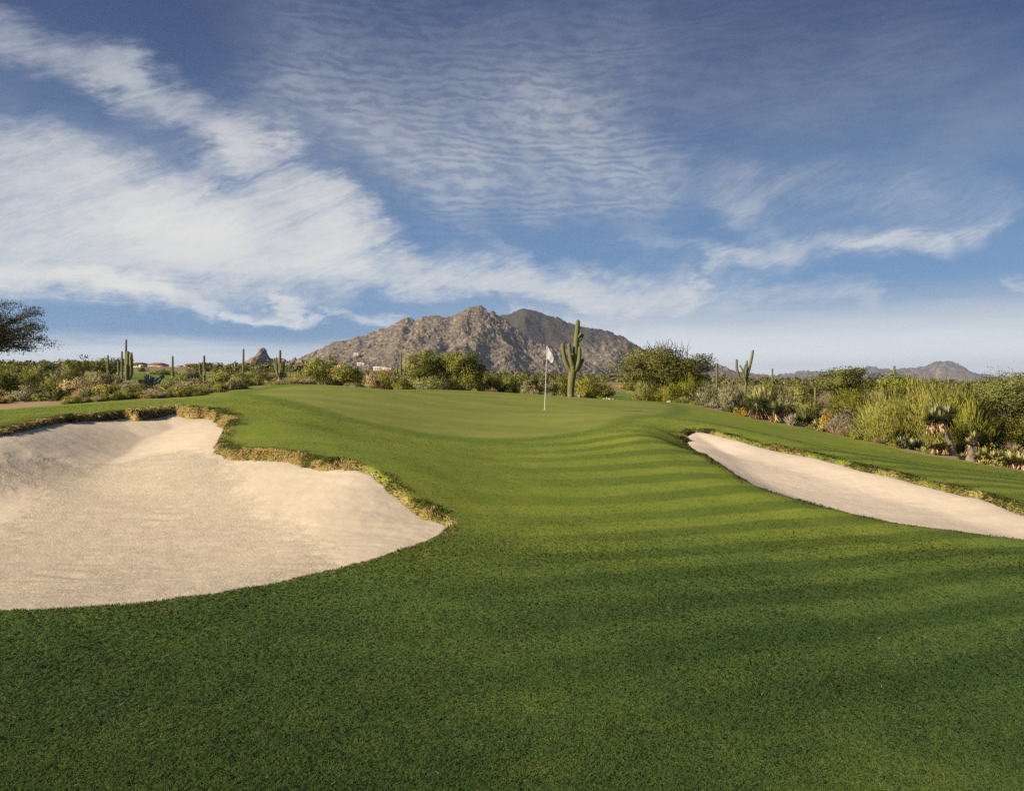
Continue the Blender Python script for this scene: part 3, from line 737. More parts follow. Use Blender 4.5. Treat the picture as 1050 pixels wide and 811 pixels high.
build_ridge('hills', Z_hills, 5600.0, 690, 1210, 10.0, 1500, 700, 13.0, rock_material('far_rock', (0.13, 0.105, 0.09), (0.16, 0.125, 0.10), (0.07, 0.06, 0.05), (0.08, 0.085, 0.05), .5, scale=.3))

def surface(x, y):
    z = ground(np.array([x]), np.array([y]), False)[0]
    for fn in (Z_rocky, Z_crop):
        z = max(z, fn(np.array([x]), np.array([y]))[0][0])
    return z
def stand(u, v, y0, y1):
    """where the line of sight through a surveyed point first meets rising ground"""
    for Y in np.arange(y0, y1, 8.0):
        x = (u - CX) / F * Y
        if HZ - (surface(x, Y) - ZC) / Y * F <= v: return x, Y
    return (u - CX) / F * y1, y1

# ------------------------------------------------------------------ the air
def build_haze():
    mb = MB(); mb.box((0, 0, 85.0), (17000, 17000, 220.0))
    m, nt, out = new_mat('haze'); v = nt.nodes.new('ShaderNodeVolumePrincipled')
    v.inputs['Color'].default_value = (0.66, 0.80, 1.0, 1); v.inputs['Density'].default_value = HAZE
    v.inputs['Anisotropy'].default_value = 0.2
    nt.links.new(v.outputs[0], out.inputs['Volume'])
    o = mb.build('haze', m); tag(o, kind='stuff')
HAZE = 0.00010
build_haze()

# ------------------------------------------------------------------ plants
def foliage(name, dark, mid, light, transl=0.35):
    m, nt, out = new_mat(name); t = attr(nt, 'tint'); pos = position(nt)
    c = mixc(nt, t.step(0.0, 0.5), dark, mid); c = mixc(nt, t.step(0.5, 1.0), c, light)
    inf = nt.nodes.new('ShaderNodeObjectInfo'); r = S(nt, inf.outputs['Random'])
    h = nt.nodes.new('ShaderNodeHueSaturation'); nt.links.new(c, h.inputs['Color'])
    nt.links.new((r * 0.50 + 0.90).k, h.inputs['Value']); nt.links.new(((r * 7.31).sin() * 0.008 + 0.498).k, h.inputs['Hue']); nt.links.new(((r * 13.7).sin() * 0.10 + 0.98).k, h.inputs['Saturation'])
    leaf_shader(nt, out, h.outputs[0], transl)
    return m
FOL = {
 'olive': foliage('olive_leaves', (0.127, 0.143, 0.030), (0.254, 0.273, 0.052), (0.421, 0.421, 0.089)),
 'yellowgreen': foliage('yellow_green_leaves', (0.155, 0.165, 0.024), (0.315, 0.325, 0.048), (0.47, 0.45, 0.095), .42),
 'darkgreen': foliage('dark_green_leaves', (0.078, 0.094, 0.025), (0.172, 0.187, 0.043), (0.312, 0.312, 0.070)),
 'mesquite': foliage('mesquite_leaves', (0.068, 0.076, 0.038), (0.145, 0.158, 0.080), (0.23, 0.24, 0.13)),
 'sage': foliage('sage_leaves', (0.156, 0.156, 0.078), (0.312, 0.305, 0.150), (0.494, 0.468, 0.260)),
 'pale': foliage('pale_leaves', (0.221, 0.215, 0.091), (0.416, 0.390, 0.169), (0.620, 0.559, 0.286)),
 'tan': foliage('dry_tan_twigs', (0.273, 0.195, 0.078), (0.520, 0.390, 0.182), (0.620, 0.546, 0.286)),
 'pinkdry': foliage('dry_pinkish_grass', (0.364, 0.273, 0.169), (0.598, 0.468, 0.325), (0.620, 0.620, 0.468)),
 'gold': foliage('golden_flowers', (0.260, 0.182, 0.026), (0.546, 0.377, 0.058), (0.620, 0.520, 0.104)),
 'grey': foliage('grey_twigs', (0.156, 0.130, 0.098), (0.286, 0.247, 0.189), (0.429, 0.377, 0.299)),
 'yucca': foliage('yucca_leaves', (0.065, 0.094, 0.039), (0.176, 0.215, 0.091), (0.390, 0.403, 0.195), 0.1),
 'yuccagold': foliage('yucca_yellow_leaves', (0.143, 0.143, 0.046), (0.338, 0.325, 0.117), (0.585, 0.533, 0.234), 0.1),
 'dead': foliage('dead_yucca_leaves', (0.234, 0.137, 0.072), (0.494, 0.312, 0.169), (0.620, 0.520, 0.351), 0.1),
}
def bark(name, a, b):
    m, nt, out = new_mat(name); pos = position(nt); n = noise(nt, pos, 9.0, 4, .7)
    principled(nt, out, mixc(nt, n.step(.3, .7), a, b), 0.95, 0.1, n, .5, .03); return m
BARK = {'brown': bark('brown_bark', (0.06, 0.045, 0.032), (0.12, 0.09, 0.065)), 'green': bark('green_bark', (0.13, 0.125, 0.04), (0.24, 0.22, 0.09)), 'grey': bark('grey_bark', (0.15, 0.13, 0.10), (0.27, 0.23, 0.185))}

def gauss_stems(rng, h, w, K, lo=.62):
    th = rng.uniform(0, 2 * np.pi, K); r = np.sqrt(rng.uniform(0, 1, K)); lump = 1 + .28 * np.sin(th * 2 + rng.uniform(0, 6)) * rng.uniform(.4, 1) + .18 * np.sin(th * 5 + rng.uniform(0, 6))
    tip = np.stack([np.cos(th) * r * w / 2 * lump, np.sin(th) * r * w / 2 * lump, h * np.sqrt(np.clip(1 - .82 * r * r, .05, 1)) * rng.uniform(lo, 1.04, K)], 1)
    b = np.stack([np.cos(th) * r * w * .07, np.sin(th) * r * w * .07, np.full(K, -.05)], 1)
    return b, tip
def on_stem(b, tip, t):
    p = b + (tip - b) * t[:, None]
    p[:, :2] = b[:, :2] + (tip - b)[:, :2] * (t ** .85)[:, None]; p[:, 2] = b[:, 2] + (tip - b)[:, 2] * t ** 1.12
    return p
def shrub(parent, h, w, Y, fol, seed, style='round', dens=1.0, stemmat='brown'):
    rng = np.random.default_rng(seed); px = Y / F
    K = int(np.clip(16 + w / px * .9, 18, 90))
    b, tip = gauss_stems(rng, h, w, K, .5 if style == 'round' else .6)
    ms = MB()
    for i in range(0, K, 1 if K < 40 else 2):
        t = np.linspace(0, .92, 5); P = on_stem(np.repeat(b[i:i + 1], 5, 0), np.repeat(tip[i:i + 1], 5, 0), t); P[1:4] += rng.normal(0, .012 * w, (3, 3))
        ms.tube(P, np.linspace(max(.012, .30 * px), .10 * px, 5), 4, cap=False)
    ms.build('stems', BARK[stemmat], parent)
    area = w * h / px / px
    if style == 'round':
        N = int(np.clip(area * 4.5 * dens, 450, 20000)); k = rng.integers(0, K, N); t = rng.uniform(.18, 1, N) ** .6
        p = on_stem(b[k], tip[k], t) + rng.normal(0, .055, (N, 3)) * np.array([w, w, h]); ax = rand_unit(rng, N) + np.array([0, 0, .35])
        L = np.maximum(.04, 1.6 * px) * rng.uniform(.5, 1.4, N); W = L * .5
    else:
        N = int(np.clip(area * 5.0 * dens, 500, 26000)); k = rng.integers(0, K, N); t = rng.uniform(.12, 1.06, N) ** .7
        p = on_stem(b[k], tip[k], t) + rng.normal(0, .06, (N, 3)) * np.array([w, w, h * .8]); d = tip[k] - b[k]; d /= np.linalg.norm(d, axis=1)[:, None]
        ax = d + rand_unit(rng, N) * (.55 if style == 'broom' else .3) + np.array([0, 0, .25])
        L = np.maximum(.06, (2.8 if style == 'broom' else 6.0) * px) * rng.uniform(.4, 1.5, N); W = np.maximum(.008, .48 * px) * rng.uniform(.6, 1.2, N)
    p[:, 2] = np.maximum(p[:, 2], .02)
    ax /= np.linalg.norm(ax, axis=1)[:, None]; sdv = np.cross(ax, rand_unit(rng, N)); sdv /= np.linalg.norm(sdv, axis=1)[:, None] + 1e-9
    tint = np.clip(.55 * rng.uniform(0, 1, K)[k] + .45 * rng.uniform(0, 1, N) + .1 * (t - .6), 0, 1)
    mb = MB(); nr = p / np.array([w / 2, w / 2, h]) + np.array([0, 0, -.1]) + rand_unit(rng, N) * .28; nr /= np.linalg.norm(nr, axis=1)[:, None]; mb.blades(p - ax * L[:, None] * .5, ax, sdv, L, W, tint, nrm=nr); mb.build('foliage', FOL[fol], parent)
def tuft(parent, h, w, Y, fol, seed):
    rng = np.random.default_rng(seed); px = Y / F; N = int(np.clip(w * h / px / px * 3, 250, 4000))
    th = rng.uniform(0, 2 * np.pi, N); r = rng.uniform(0, 1, N) ** .7
    b = np.stack([np.cos(th) * r * w * .16, np.sin(th) * r * w * .16, np.zeros(N)], 1)
    ax = np.stack([np.cos(th) * r * w * .5 / h, np.sin(th) * r * w * .5 / h, np.ones(N)], 1) + rng.normal(0, .18, (N, 3)); ax /= np.linalg.norm(ax, axis=1)[:, None]
    L = h * rng.uniform(.45, 1.1, N) * (1 - .2 * r); s = np.cross(ax, rand_unit(rng, N)); s /= np.linalg.norm(s, axis=1)[:, None] + 1e-9
    bd = np.stack([np.cos(th), np.sin(th), -np.ones(N) * .8], 1) * (L * .18 * r)[:, None]
    mb = MB(); mb.blades(b, ax, s, L, np.maximum(.008, .7 * px), np.clip(.5 * rng.uniform(0, 1, N) + .5 * rng.uniform(0, 1, N), 0, 1), bd); mb.build('blades', FOL[fol], parent)
def tree(parent, h, w, bottom, Y, fol, seed, trunks=3, dens=1.0, bk='brown', bare=0, lean=0.0, offx=0.0, flat=1.0, sg=1.0, km=1.0):
    """limbs grown towards points spread through an uneven crown, leaves round their ends"""
    rng = np.random.default_rng(seed); px = Y / F
    K = int(np.clip(w / px * .95 * km, 28, 260)); zc = (h + bottom) / 2; rz = (h - bottom) / 2
    q = rand_unit(rng, K) * (rng.uniform(.1, 1, K) ** .42)[:, None]
    q[:, 2] = np.where(q[:, 2] < -.55, q[:, 2] * .6, q[:, 2])
    lumps = 1 + .30 * np.sin(np.arctan2(q[:, 1], q[:, 0]) * 3 + rng.uniform(0, 6)) * .6 + rng.normal(0, .10, K)
    T = q * np.array([w / 2 * .9, w / 2 * .9, rz * .9 * flat]) * lumps[:, None] + np.array([offx, 0, zc])
    mt = MB(); heads = []
    for j in range(trunks):
        a = 2 * np.pi * j / trunks + rng.uniform(-.5, .5)
        e = np.array([math.cos(a) * w * .13 + offx * .55 + lean, math.sin(a) * w * .13, bottom + rz * .35 * rng.uniform(.6, 1.2)])
        t = np.linspace(0, 1, 7)[:, None]; P = np.array([math.cos(a) * .08, math.sin(a) * .08, -.1]) * (1 - t) + e * t
        P[1:-1] += rng.normal(0, .025 * w, (5, 3)) * np.array([1, 1, .4]); r0 = max(.05, w * .022)
        mt.tube(P, np.linspace(r0, r0 * .55, 7), 7, cap=False); heads.append(P)
    for i in range(K):
        Ps = min(heads, key=lambda P: np.linalg.norm(P[-1] - T[i])); s = Ps[rng.integers(3, 7)]
        t = np.linspace(0, 1, 6)[:, None]; P = s * (1 - t) + T[i] * t; P[:, 2] += (np.sin(t[:, 0] * np.pi) * .10 * np.linalg.norm(T[i] - s)); P[1:-1] += rng.normal(0, .014 * w, (4, 3))
        mt.tube(P, np.linspace(max(.02, w * .008), max(.006, .15 * px), 6), 5, cap=False)
    mt.build('trunk', BARK[bk], parent)
    area = w * (h - bottom) / px / px; N = int(np.clip(area * 3.6 * dens, 800, 42000))
    k = rng.integers(0, K, N); sz = rng.uniform(.6, 1.35, K)[k]
    p = T[k] + np.clip(rng.normal(0, 1, (N, 3)), -1.7, 1.7) * (np.array([w * .082, w * .082, rz * .14]) * sg)[None] * sz[:, None]
    ax = rand_unit(rng, N) + np.array([0, 0, .2]); ax /= np.linalg.norm(ax, axis=1)[:, None]; s = np.cross(ax, rand_unit(rng, N)); s /= np.linalg.norm(s, axis=1)[:, None] + 1e-9
    L = np.maximum(.05, 1.75 * px) * rng.uniform(.5, 1.4, N)
    mb = MB(); nr = (p - np.array([offx, 0, zc - rz * .3])) / np.array([w / 2, w / 2, rz]) * .6 + (p - T[k]) / (w * .09) * .5 + rand_unit(rng, N) * .4; nr /= np.linalg.norm(nr, axis=1)[:, None]; mb.blades(p - ax * L[:, None] * .5, ax, s, L, L * .42, nrm=nr, a= np.clip(.5 * rng.uniform(0, 1, K)[k] + .5 * rng.uniform(0, 1, N), 0, 1)); mb.build('crown', FOL[fol], parent)
    if bare:
        mtw = MB()
        for i in range(bare):
            a = rng.uniform(0, 2 * np.pi); r = rng.uniform(0, .32) * w; s = np.array([math.cos(a) * r * .7 + w * .04, math.sin(a) * r * .5, h * .82])
            for q_ in range(3):
                e = s + np.array([rng.normal(0, .07 * w), rng.normal(0, .05 * w), h * rng.uniform(.16, .34)])
                t = np.linspace(0, 1, 5)[:, None]; P = s * (1 - t) + e * t; P[1:-1] += rng.normal(0, .008 * w, (3, 3)); mtw.tube(P, np.linspace(.30 * px, .12 * px, 5), 4, cap=False)
        mtw.build('bare_twigs', BARK['brown'], parent)
def rosette(mb, c, L, n, rng, px, lo=-.25, width=None, tint=0.5):
    ze = rng.uniform(lo, 1, n); th = rng.uniform(0, 2 * np.pi, n); r = np.sqrt(np.clip(1 - ze * ze, 0, 1))
    ax = np.stack([np.cos(th) * r, np.sin(th) * r, ze], 1); s = np.cross(ax, [0, 0, 1.0]) + rng.normal(0, .12, (n, 3)); s /= np.linalg.norm(s, axis=1)[:, None] + 1e-9
    Ls = L * rng.uniform(.75, 1.1, n)
    mb.blades(np.asarray(c) + ax * .03, ax, s, Ls, np.maximum(width or .035, .95 * px), np.clip(tint + .3 * ze + rng.normal(0, .18, n), 0, 1))
def yucca(parent, heads, Y, seed, fol='yucca', leaf=.5, n=170, skirt=True):
    """heads: (x, y, z of the top of each trunk, leaf length)"""
    rng = np.random.default_rng(seed); px = Y / F; mb, md, mt = MB(), MB(), MB(); any_t = False
    for (x, y, z, L) in heads:
        rosette(mb, (x, y, z), L, n, rng, px)
        if skirt:
            k = int(n * .55); th = rng.uniform(0, 2 * np.pi, k); d = rng.uniform(.2, .75, k); ax = np.stack([np.cos(th) * d, np.sin(th) * d, -np.ones(k)], 1); ax /= np.linalg.norm(ax, axis=1)[:, None]
            b = np.stack([x + np.cos(th) * .05, y + np.sin(th) * .05, z - rng.uniform(0, min(.35, z * .5), k)], 1); s = np.cross(ax, rand_unit(rng, k)); s /= np.linalg.norm(s, axis=1)[:, None] + 1e-9
            LL = np.minimum(L * rng.uniform(.5, .9, k), b[:, 2] + .02); md.blades(b, ax, s, LL, np.maximum(.03, .9 * px), rng.uniform(0, 1, k))
        if z > .35:
            any_t = True; t = np.linspace(0, 1, 6)[:, None]; P = np.array([x * .35, y * .35, -.05]) * (1 - t) + np.array([x, y, z]) * t; P[1:-1, :2] += rng.normal(0, .02, (4, 2)); mt.tube(P, np.linspace(.10, .075, 6), 8)
    mb.build('rosette', FOL[fol], parent)
    if skirt: md.build('dead_leaves', FOL['dead'], parent)
    if any_t: mt.build('trunk', BARK['grey'], parent)
def ellipsoid(mb, c, rx, ry, rz, rot, nu=10, nv=6, a=.5):
    th = np.linspace(0, 2 * np.pi, nu, endpoint=False); ph = np.linspace(-np.pi / 2, np.pi / 2, nv); TH, PH = np.meshgrid(th, ph)
    v = np.stack([np.cos(TH) * np.cos(PH) * rx, np.sin(TH) * np.cos(PH) * ry, np.sin(PH) * rz], -1).reshape(-1, 3) @ rot.T + c
    mb.add(v, grid_faces(nv, nu, True), a)
def euler(a, b, c):
    ca, sa, cb, sb, cc, sc_ = math.cos(a), math.sin(a), math.cos(b), math.sin(b), math.cos(c), math.sin(c)
    return np.array([[cc, -sc_, 0], [sc_, cc, 0], [0, 0, 1]]) @ np.array([[cb, 0, sb], [0, 1, 0], [-sb, 0, cb]]) @ np.array([[1, 0, 0], [0, ca, -sa], [0, sa, ca]])
def pear_material():
    m, nt, out = new_mat('prickly_pear_skin'); t = attr(nt, 'tint'); pos = position(nt)
    c = mixc(nt, t, (0.12, 0.165, 0.095), (0.29, 0.34, 0.22)); d = noise(nt, pos, 40.0, 1, .5)
    c = mixc(nt, d.step(.66, .72) * .6, c, (0.45, 0.42, 0.30)); principled(nt, out, c, .6, .3); return m
PEAR = pear_material()
def pear(parent, h, w, Y, seed, pads=34):
    rng = np.random.default_rng(seed); mb = MB(); pr = np.clip(h * .17, .07, .16); done = []
    for i in range(pads):
        if i < pads // 4 or not done: base = np.array([rng.uniform(-.10, .10) * w, rng.uniform(-.10, .10) * w, -.02]); lean = np.array([base[0] / w * .7, base[1] / w * .7, 1.0])
        else:
            base, d0 = done[rng.integers(0, len(done))]
            if base[2] > h - pr: continue
            lean = d0 + rng.normal(0, .5, 3)
        lean = lean / np.linalg.norm(lean); lean[2] = abs(lean[2]) * .8 + .2; lean /= np.linalg.norm(lean); az = rng.uniform(0, np.pi); n = np.array([math.cos(az), math.sin(az), 0]); n = n - lean * n.dot(lean); n /= np.linalg.norm(n); o = np.cross(lean, n)
        s = rng.uniform(.8, 1.15); rot = np.stack([o, n, lean], 1); ellipsoid(mb, base + lean * pr * s, pr * .78 * s, .028, pr * s, rot, 10, 6, rng.uniform(.1, 1)); done.append((base + lean * pr * 1.85 * s, lean))
    mb.build('pads', PEAR, parent, smooth=True)

# saguaros
def saguaro_material():
    m, nt, out = new_mat('saguaro_skin'); t = attr(nt, 'tint'); pos = position(nt); n = noise(nt, pos, 3.0, 4, .65)
    tc = nt.nodes.new('ShaderNodeTexCoord'); x, y, z = sep(nt, tc.outputs['Object'])
    c = mixc(nt, t, (0.060, 0.075, 0.026), (0.235, 0.225, 0.095)); c = mixc(nt, n.step(.62, .8) * .5, c, (0.24, 0.19, 0.12))
    c = mixc(nt, (n * 1.0 - z * .75).step(.1, .5) * .6, c, (0.26, 0.22, 0.16)); principled(nt, out, c, .75, .2); return m
SAG = saguaro_material()
def spline(P, n):
    P = np.asarray(P, float); Q = np.vstack([2 * P[0] - P[1], P, 2 * P[-1] - P[-2]]); out = []
    for s in np.linspace(0, len(P) - 1 - 1e-9, n):
        i = int(s); t = s - i; a, b, c, d = Q[i:i + 4]; out.append(.5 * (2 * b + (c - a) * t + (2 * a - 5 * b + 4 * c - d) * t * t + (3 * b - a - 3 * c + d) * t ** 3))
    return np.array(out)
def ribbed(P, ribs):
    P = np.asarray(P, float); n = max(10, 4 * len(P)); S_ = spline(P, n); pts, rad = S_[:, :3], S_[:, 3]
    t = pts[-1] - pts[-2]; t /= np.linalg.norm(t); r = rad[-1]
    for a in (.35, .7, .92, 1.0): pts = np.vstack([pts, pts[n - 1] + t * r * 1.1 * a]); rad = np.append(rad, r * math.sqrt(max(1 - a * a, .0004)))
    n = len(pts); sd = ribs * 2; tt = np.gradient(pts, axis=0); tt /= np.linalg.norm(tt, axis=1)[:, None]
    n1 = np.cross(tt, [0.05, 1.0, 0.02]); n1 /= np.linalg.norm(n1, axis=1)[:, None]; n2 = np.cross(tt, n1); th = np.linspace(0, 2 * np.pi, sd, endpoint=False); k = np.where(np.arange(sd) % 2 == 0, 1.06, .80)
    v = pts[:, None] + (n1[:, None] * np.cos(th)[None, :, None] + n2[:, None] * np.sin(th)[None, :, None]) * (rad[:, None] * k[None])[:, :, None]
    mb = MB(); mb.add(v.reshape(-1, 3), grid_faces(n, sd, True), np.tile((np.arange(sd) % 2 == 0).astype(float), n)); return mb
def saguaro(label, Y, trunk, arms, group='saguaros standing in the desert'):
    """trunk, arms: surveyed (u, v, radius) joints at distance Y; a fourth number moves a joint nearer or farther, in radii"""
    u0 = trunk[0][0]; x0 = (u0 - CX) / F * Y; g = gz(x0, Y); k = Y / F
    o = thing('saguaro_cactus', label, 'cactus', (x0, Y, g), group)
    def loc(j): return ((j[0] - u0) * k, (j[3] if len(j) > 3 else 0) * k, ZC + (HZ - j[1]) * k - g, j[2] * k)
    T = [loc(j) for j in trunk]; T[0] = (T[0][0], 0, -.1, T[0][3]); ribs = 14 if Y < 50 else 9
    ribbed(T, ribs).build('trunk', SAG, o, smooth=False)
    for A in arms: ribbed([loc(j) for j in A], max(8, ribs - 3)).build('arm', SAG, o, smooth=False)
    return o
saguaro('large many-armed saguaro with a corky base, just behind the putting green', 41, [(585, 408, 3.2), (585.6, 396, 3.4), (587.6, 380, 3.8), (589.8, 366, 3.0), (591, 350, 2.6), (592.2, 337, 2.3), (592.6, 330, 2.0)],
  [[(587, 384, 2.3), (582, 376, 2.4), (578.6, 366, 2.3), (577, 354, 1.9)], [(588, 378, 2.0, -3), (585.4, 370, 2.0, -4), (584, 361, 1.9, -4), (583.2, 354, 1.7, -4)], [(590, 380, 2.0, -2), (592.8, 373, 2.0, -4), (593.9, 365, 1.9, -4), (594, 357.5, 1.6, -4)], [(590, 381, 1.9, 3), (594.3, 376.5, 1.9, 4), (598, 369, 1.5, 4)], [(592, 351, 1.5), (595, 347.8, 1.7), (597.3, 344, 1.5)], [(592, 347, 1.2, -1), (595.6, 342.6, 1.2, -2)], [(589.5, 367, 1.4, -2), (586.8, 363.5, 1.4, -5)]])
saguaro('stout double-columned saguaro among the shrubs beyond the left bunker', 75, [(131, 391, 2.0), (131, 376, 2.0), (131.2, 362, 1.7)], [[(132, 389, 1.6), (134.3, 384, 1.9), (134.5, 374, 1.9), (134.3, 363, 1.6)], [(134.4, 368, .9, -2), (136, 363.5, 1.0, -2)]])
saguaro('tallest bare saguaro column, rising behind the stout double saguaro', 80, [(128.8, 391, 1.1), (129, 370, 1.15), (129.3, 349, .9)], [])
saguaro('slim armless saguaro touching the left side of the stout double saguaro', 77, [(125, 391, 1.0), (125, 376, 1.0), (125, 361, .85)], [])
saguaro('single-column saguaro left of the saguaro cluster, in front of a dark tree', 74, [(110.6, 391, .95), (110.6, 378, 1.0), (110.6, 365, .85)], [])
saguaro('short saguaro stub between two columns near the dark tree on the left', 78, [(121.4, 391, 1.0), (121.4, 381, 1.0), (121.4, 372, .85)], [])
saguaro('lone saguaro with one low stub arm, by the red roofed house', 90, [(177, 388, 1.05), (177, 377, 1.1), (177, 366, .9)], [[(176.6, 384, .8), (175.2, 382, .8), (175.2, 377.5, .7)]])
saguaro('small distant saguaro beside the round dark tree at far left', 120, [(34, 387, .9), (34, 379, .95), (34, 371, .8)], [])
saguaro('saguaro with one raised arm on its left, above grey shrubs', 60, [(209.4, 394, 1.2), (209.3, 380, 1.25), (209.3, 365.5, 1.0)], [[(209, 388, 1.0), (206, 384.5, 1.0), (205, 380, 1.0), (205, 373, .85)], [(209, 386, .8, -2), (211, 383, .8, -2), (211.2, 379.5, .7, -2)]])
saguaro('thin armless saguaro in front of the pointed rock outcrop', 85, [(249.3, 389, 1.05), (249.5, 374, 1.05), (249.6, 358.5, .85)], [])
saguaro('candelabra saguaro with four slender arms, right of the rock outcrop', 58, [(287, 396, 1.5), (287, 380, 1.5), (287.2, 360, 1.1)], [[(286.6, 386, 1.0), (283, 379.5, 1.1), (281.2, 368, .9)], [(286.8, 387, 1.0, -3), (285, 379, 1.0, -4), (284.6, 367, .85, -4)], [(287.5, 387, 1.0), (290.4, 381, 1.05), (291.3, 372, .9)], [(287.5, 384, .8, -3), (289.2, 378, .8, -4), (289.5, 373, .7, -4)]])
saguaro('saguaro with low curved arms at the foot of the rocky mountain', 56, [(411, 400, 1.0), (411, 380, 1.05), (411.2, 362, .8)], [[(410.8, 387, .9), (407.6, 383, .9), (407, 376, .75)], [(411.2, 388, .9), (414.4, 384, .9), (415.6, 375, .75)], [(411, 392, .8, -3), (405.5, 388, .8, -3), (404, 381, .7, -3)]])
saguaro('crooked multi-armed saguaro against the sky right of the wide dark tree', 55, [(763, 402, 1.5), (765.5, 389, 1.5), (768.3, 378, 1.35), (771, 366, 1.3), (772, 360, 1.1)], [[(763, 393, 1.2), (758, 387, 1.4), (755.6, 378, 1.3), (755.4, 369.5, 1.1)], [(763.5, 391, .9, -3), (761.6, 383, .9, -3), (760, 378.5, .8, -3), (758, 375, .7, -3)], [(762, 385, .8, -3), (762.6, 377, .8, -3), (763.9, 373.8, .7, -3)], [(765.2, 390, 1.1, 3), (766.4, 379, 1.15, 3), (766.8, 370.5, .95, 3)]])
saguaro('thin saguaro spike just left of the crooked multi-armed saguaro', 70, [(735, 398, 1.0), (735, 385, 1.05), (735, 373, .85)], [])
saguaro('short saguaro spike alone right of the crooked multi-armed saguaro', 72, [(792, 400, .9), (792, 389, .95), (792, 378.5, .8)], [])
saguaro('saguaro with two short left arms in front of the far hills', 46, [(917, 412, 1.3), (917, 392, 1.3), (917, 376, 1.05)], [[(916.6, 404, 1.1), (912.2, 400, 1.2), (911, 390, 1.0)], [(916.8, 404, 1.1, -3), (914.2, 399, 1.2, -3), (914, 390.5, 1.0, -3)]])
saguaro('short young saguaro in front of the dark tree near the far hills', 46, [(836, 412, 1.2), (836, 404, 1.25), (836, 398, 1.0)], [])
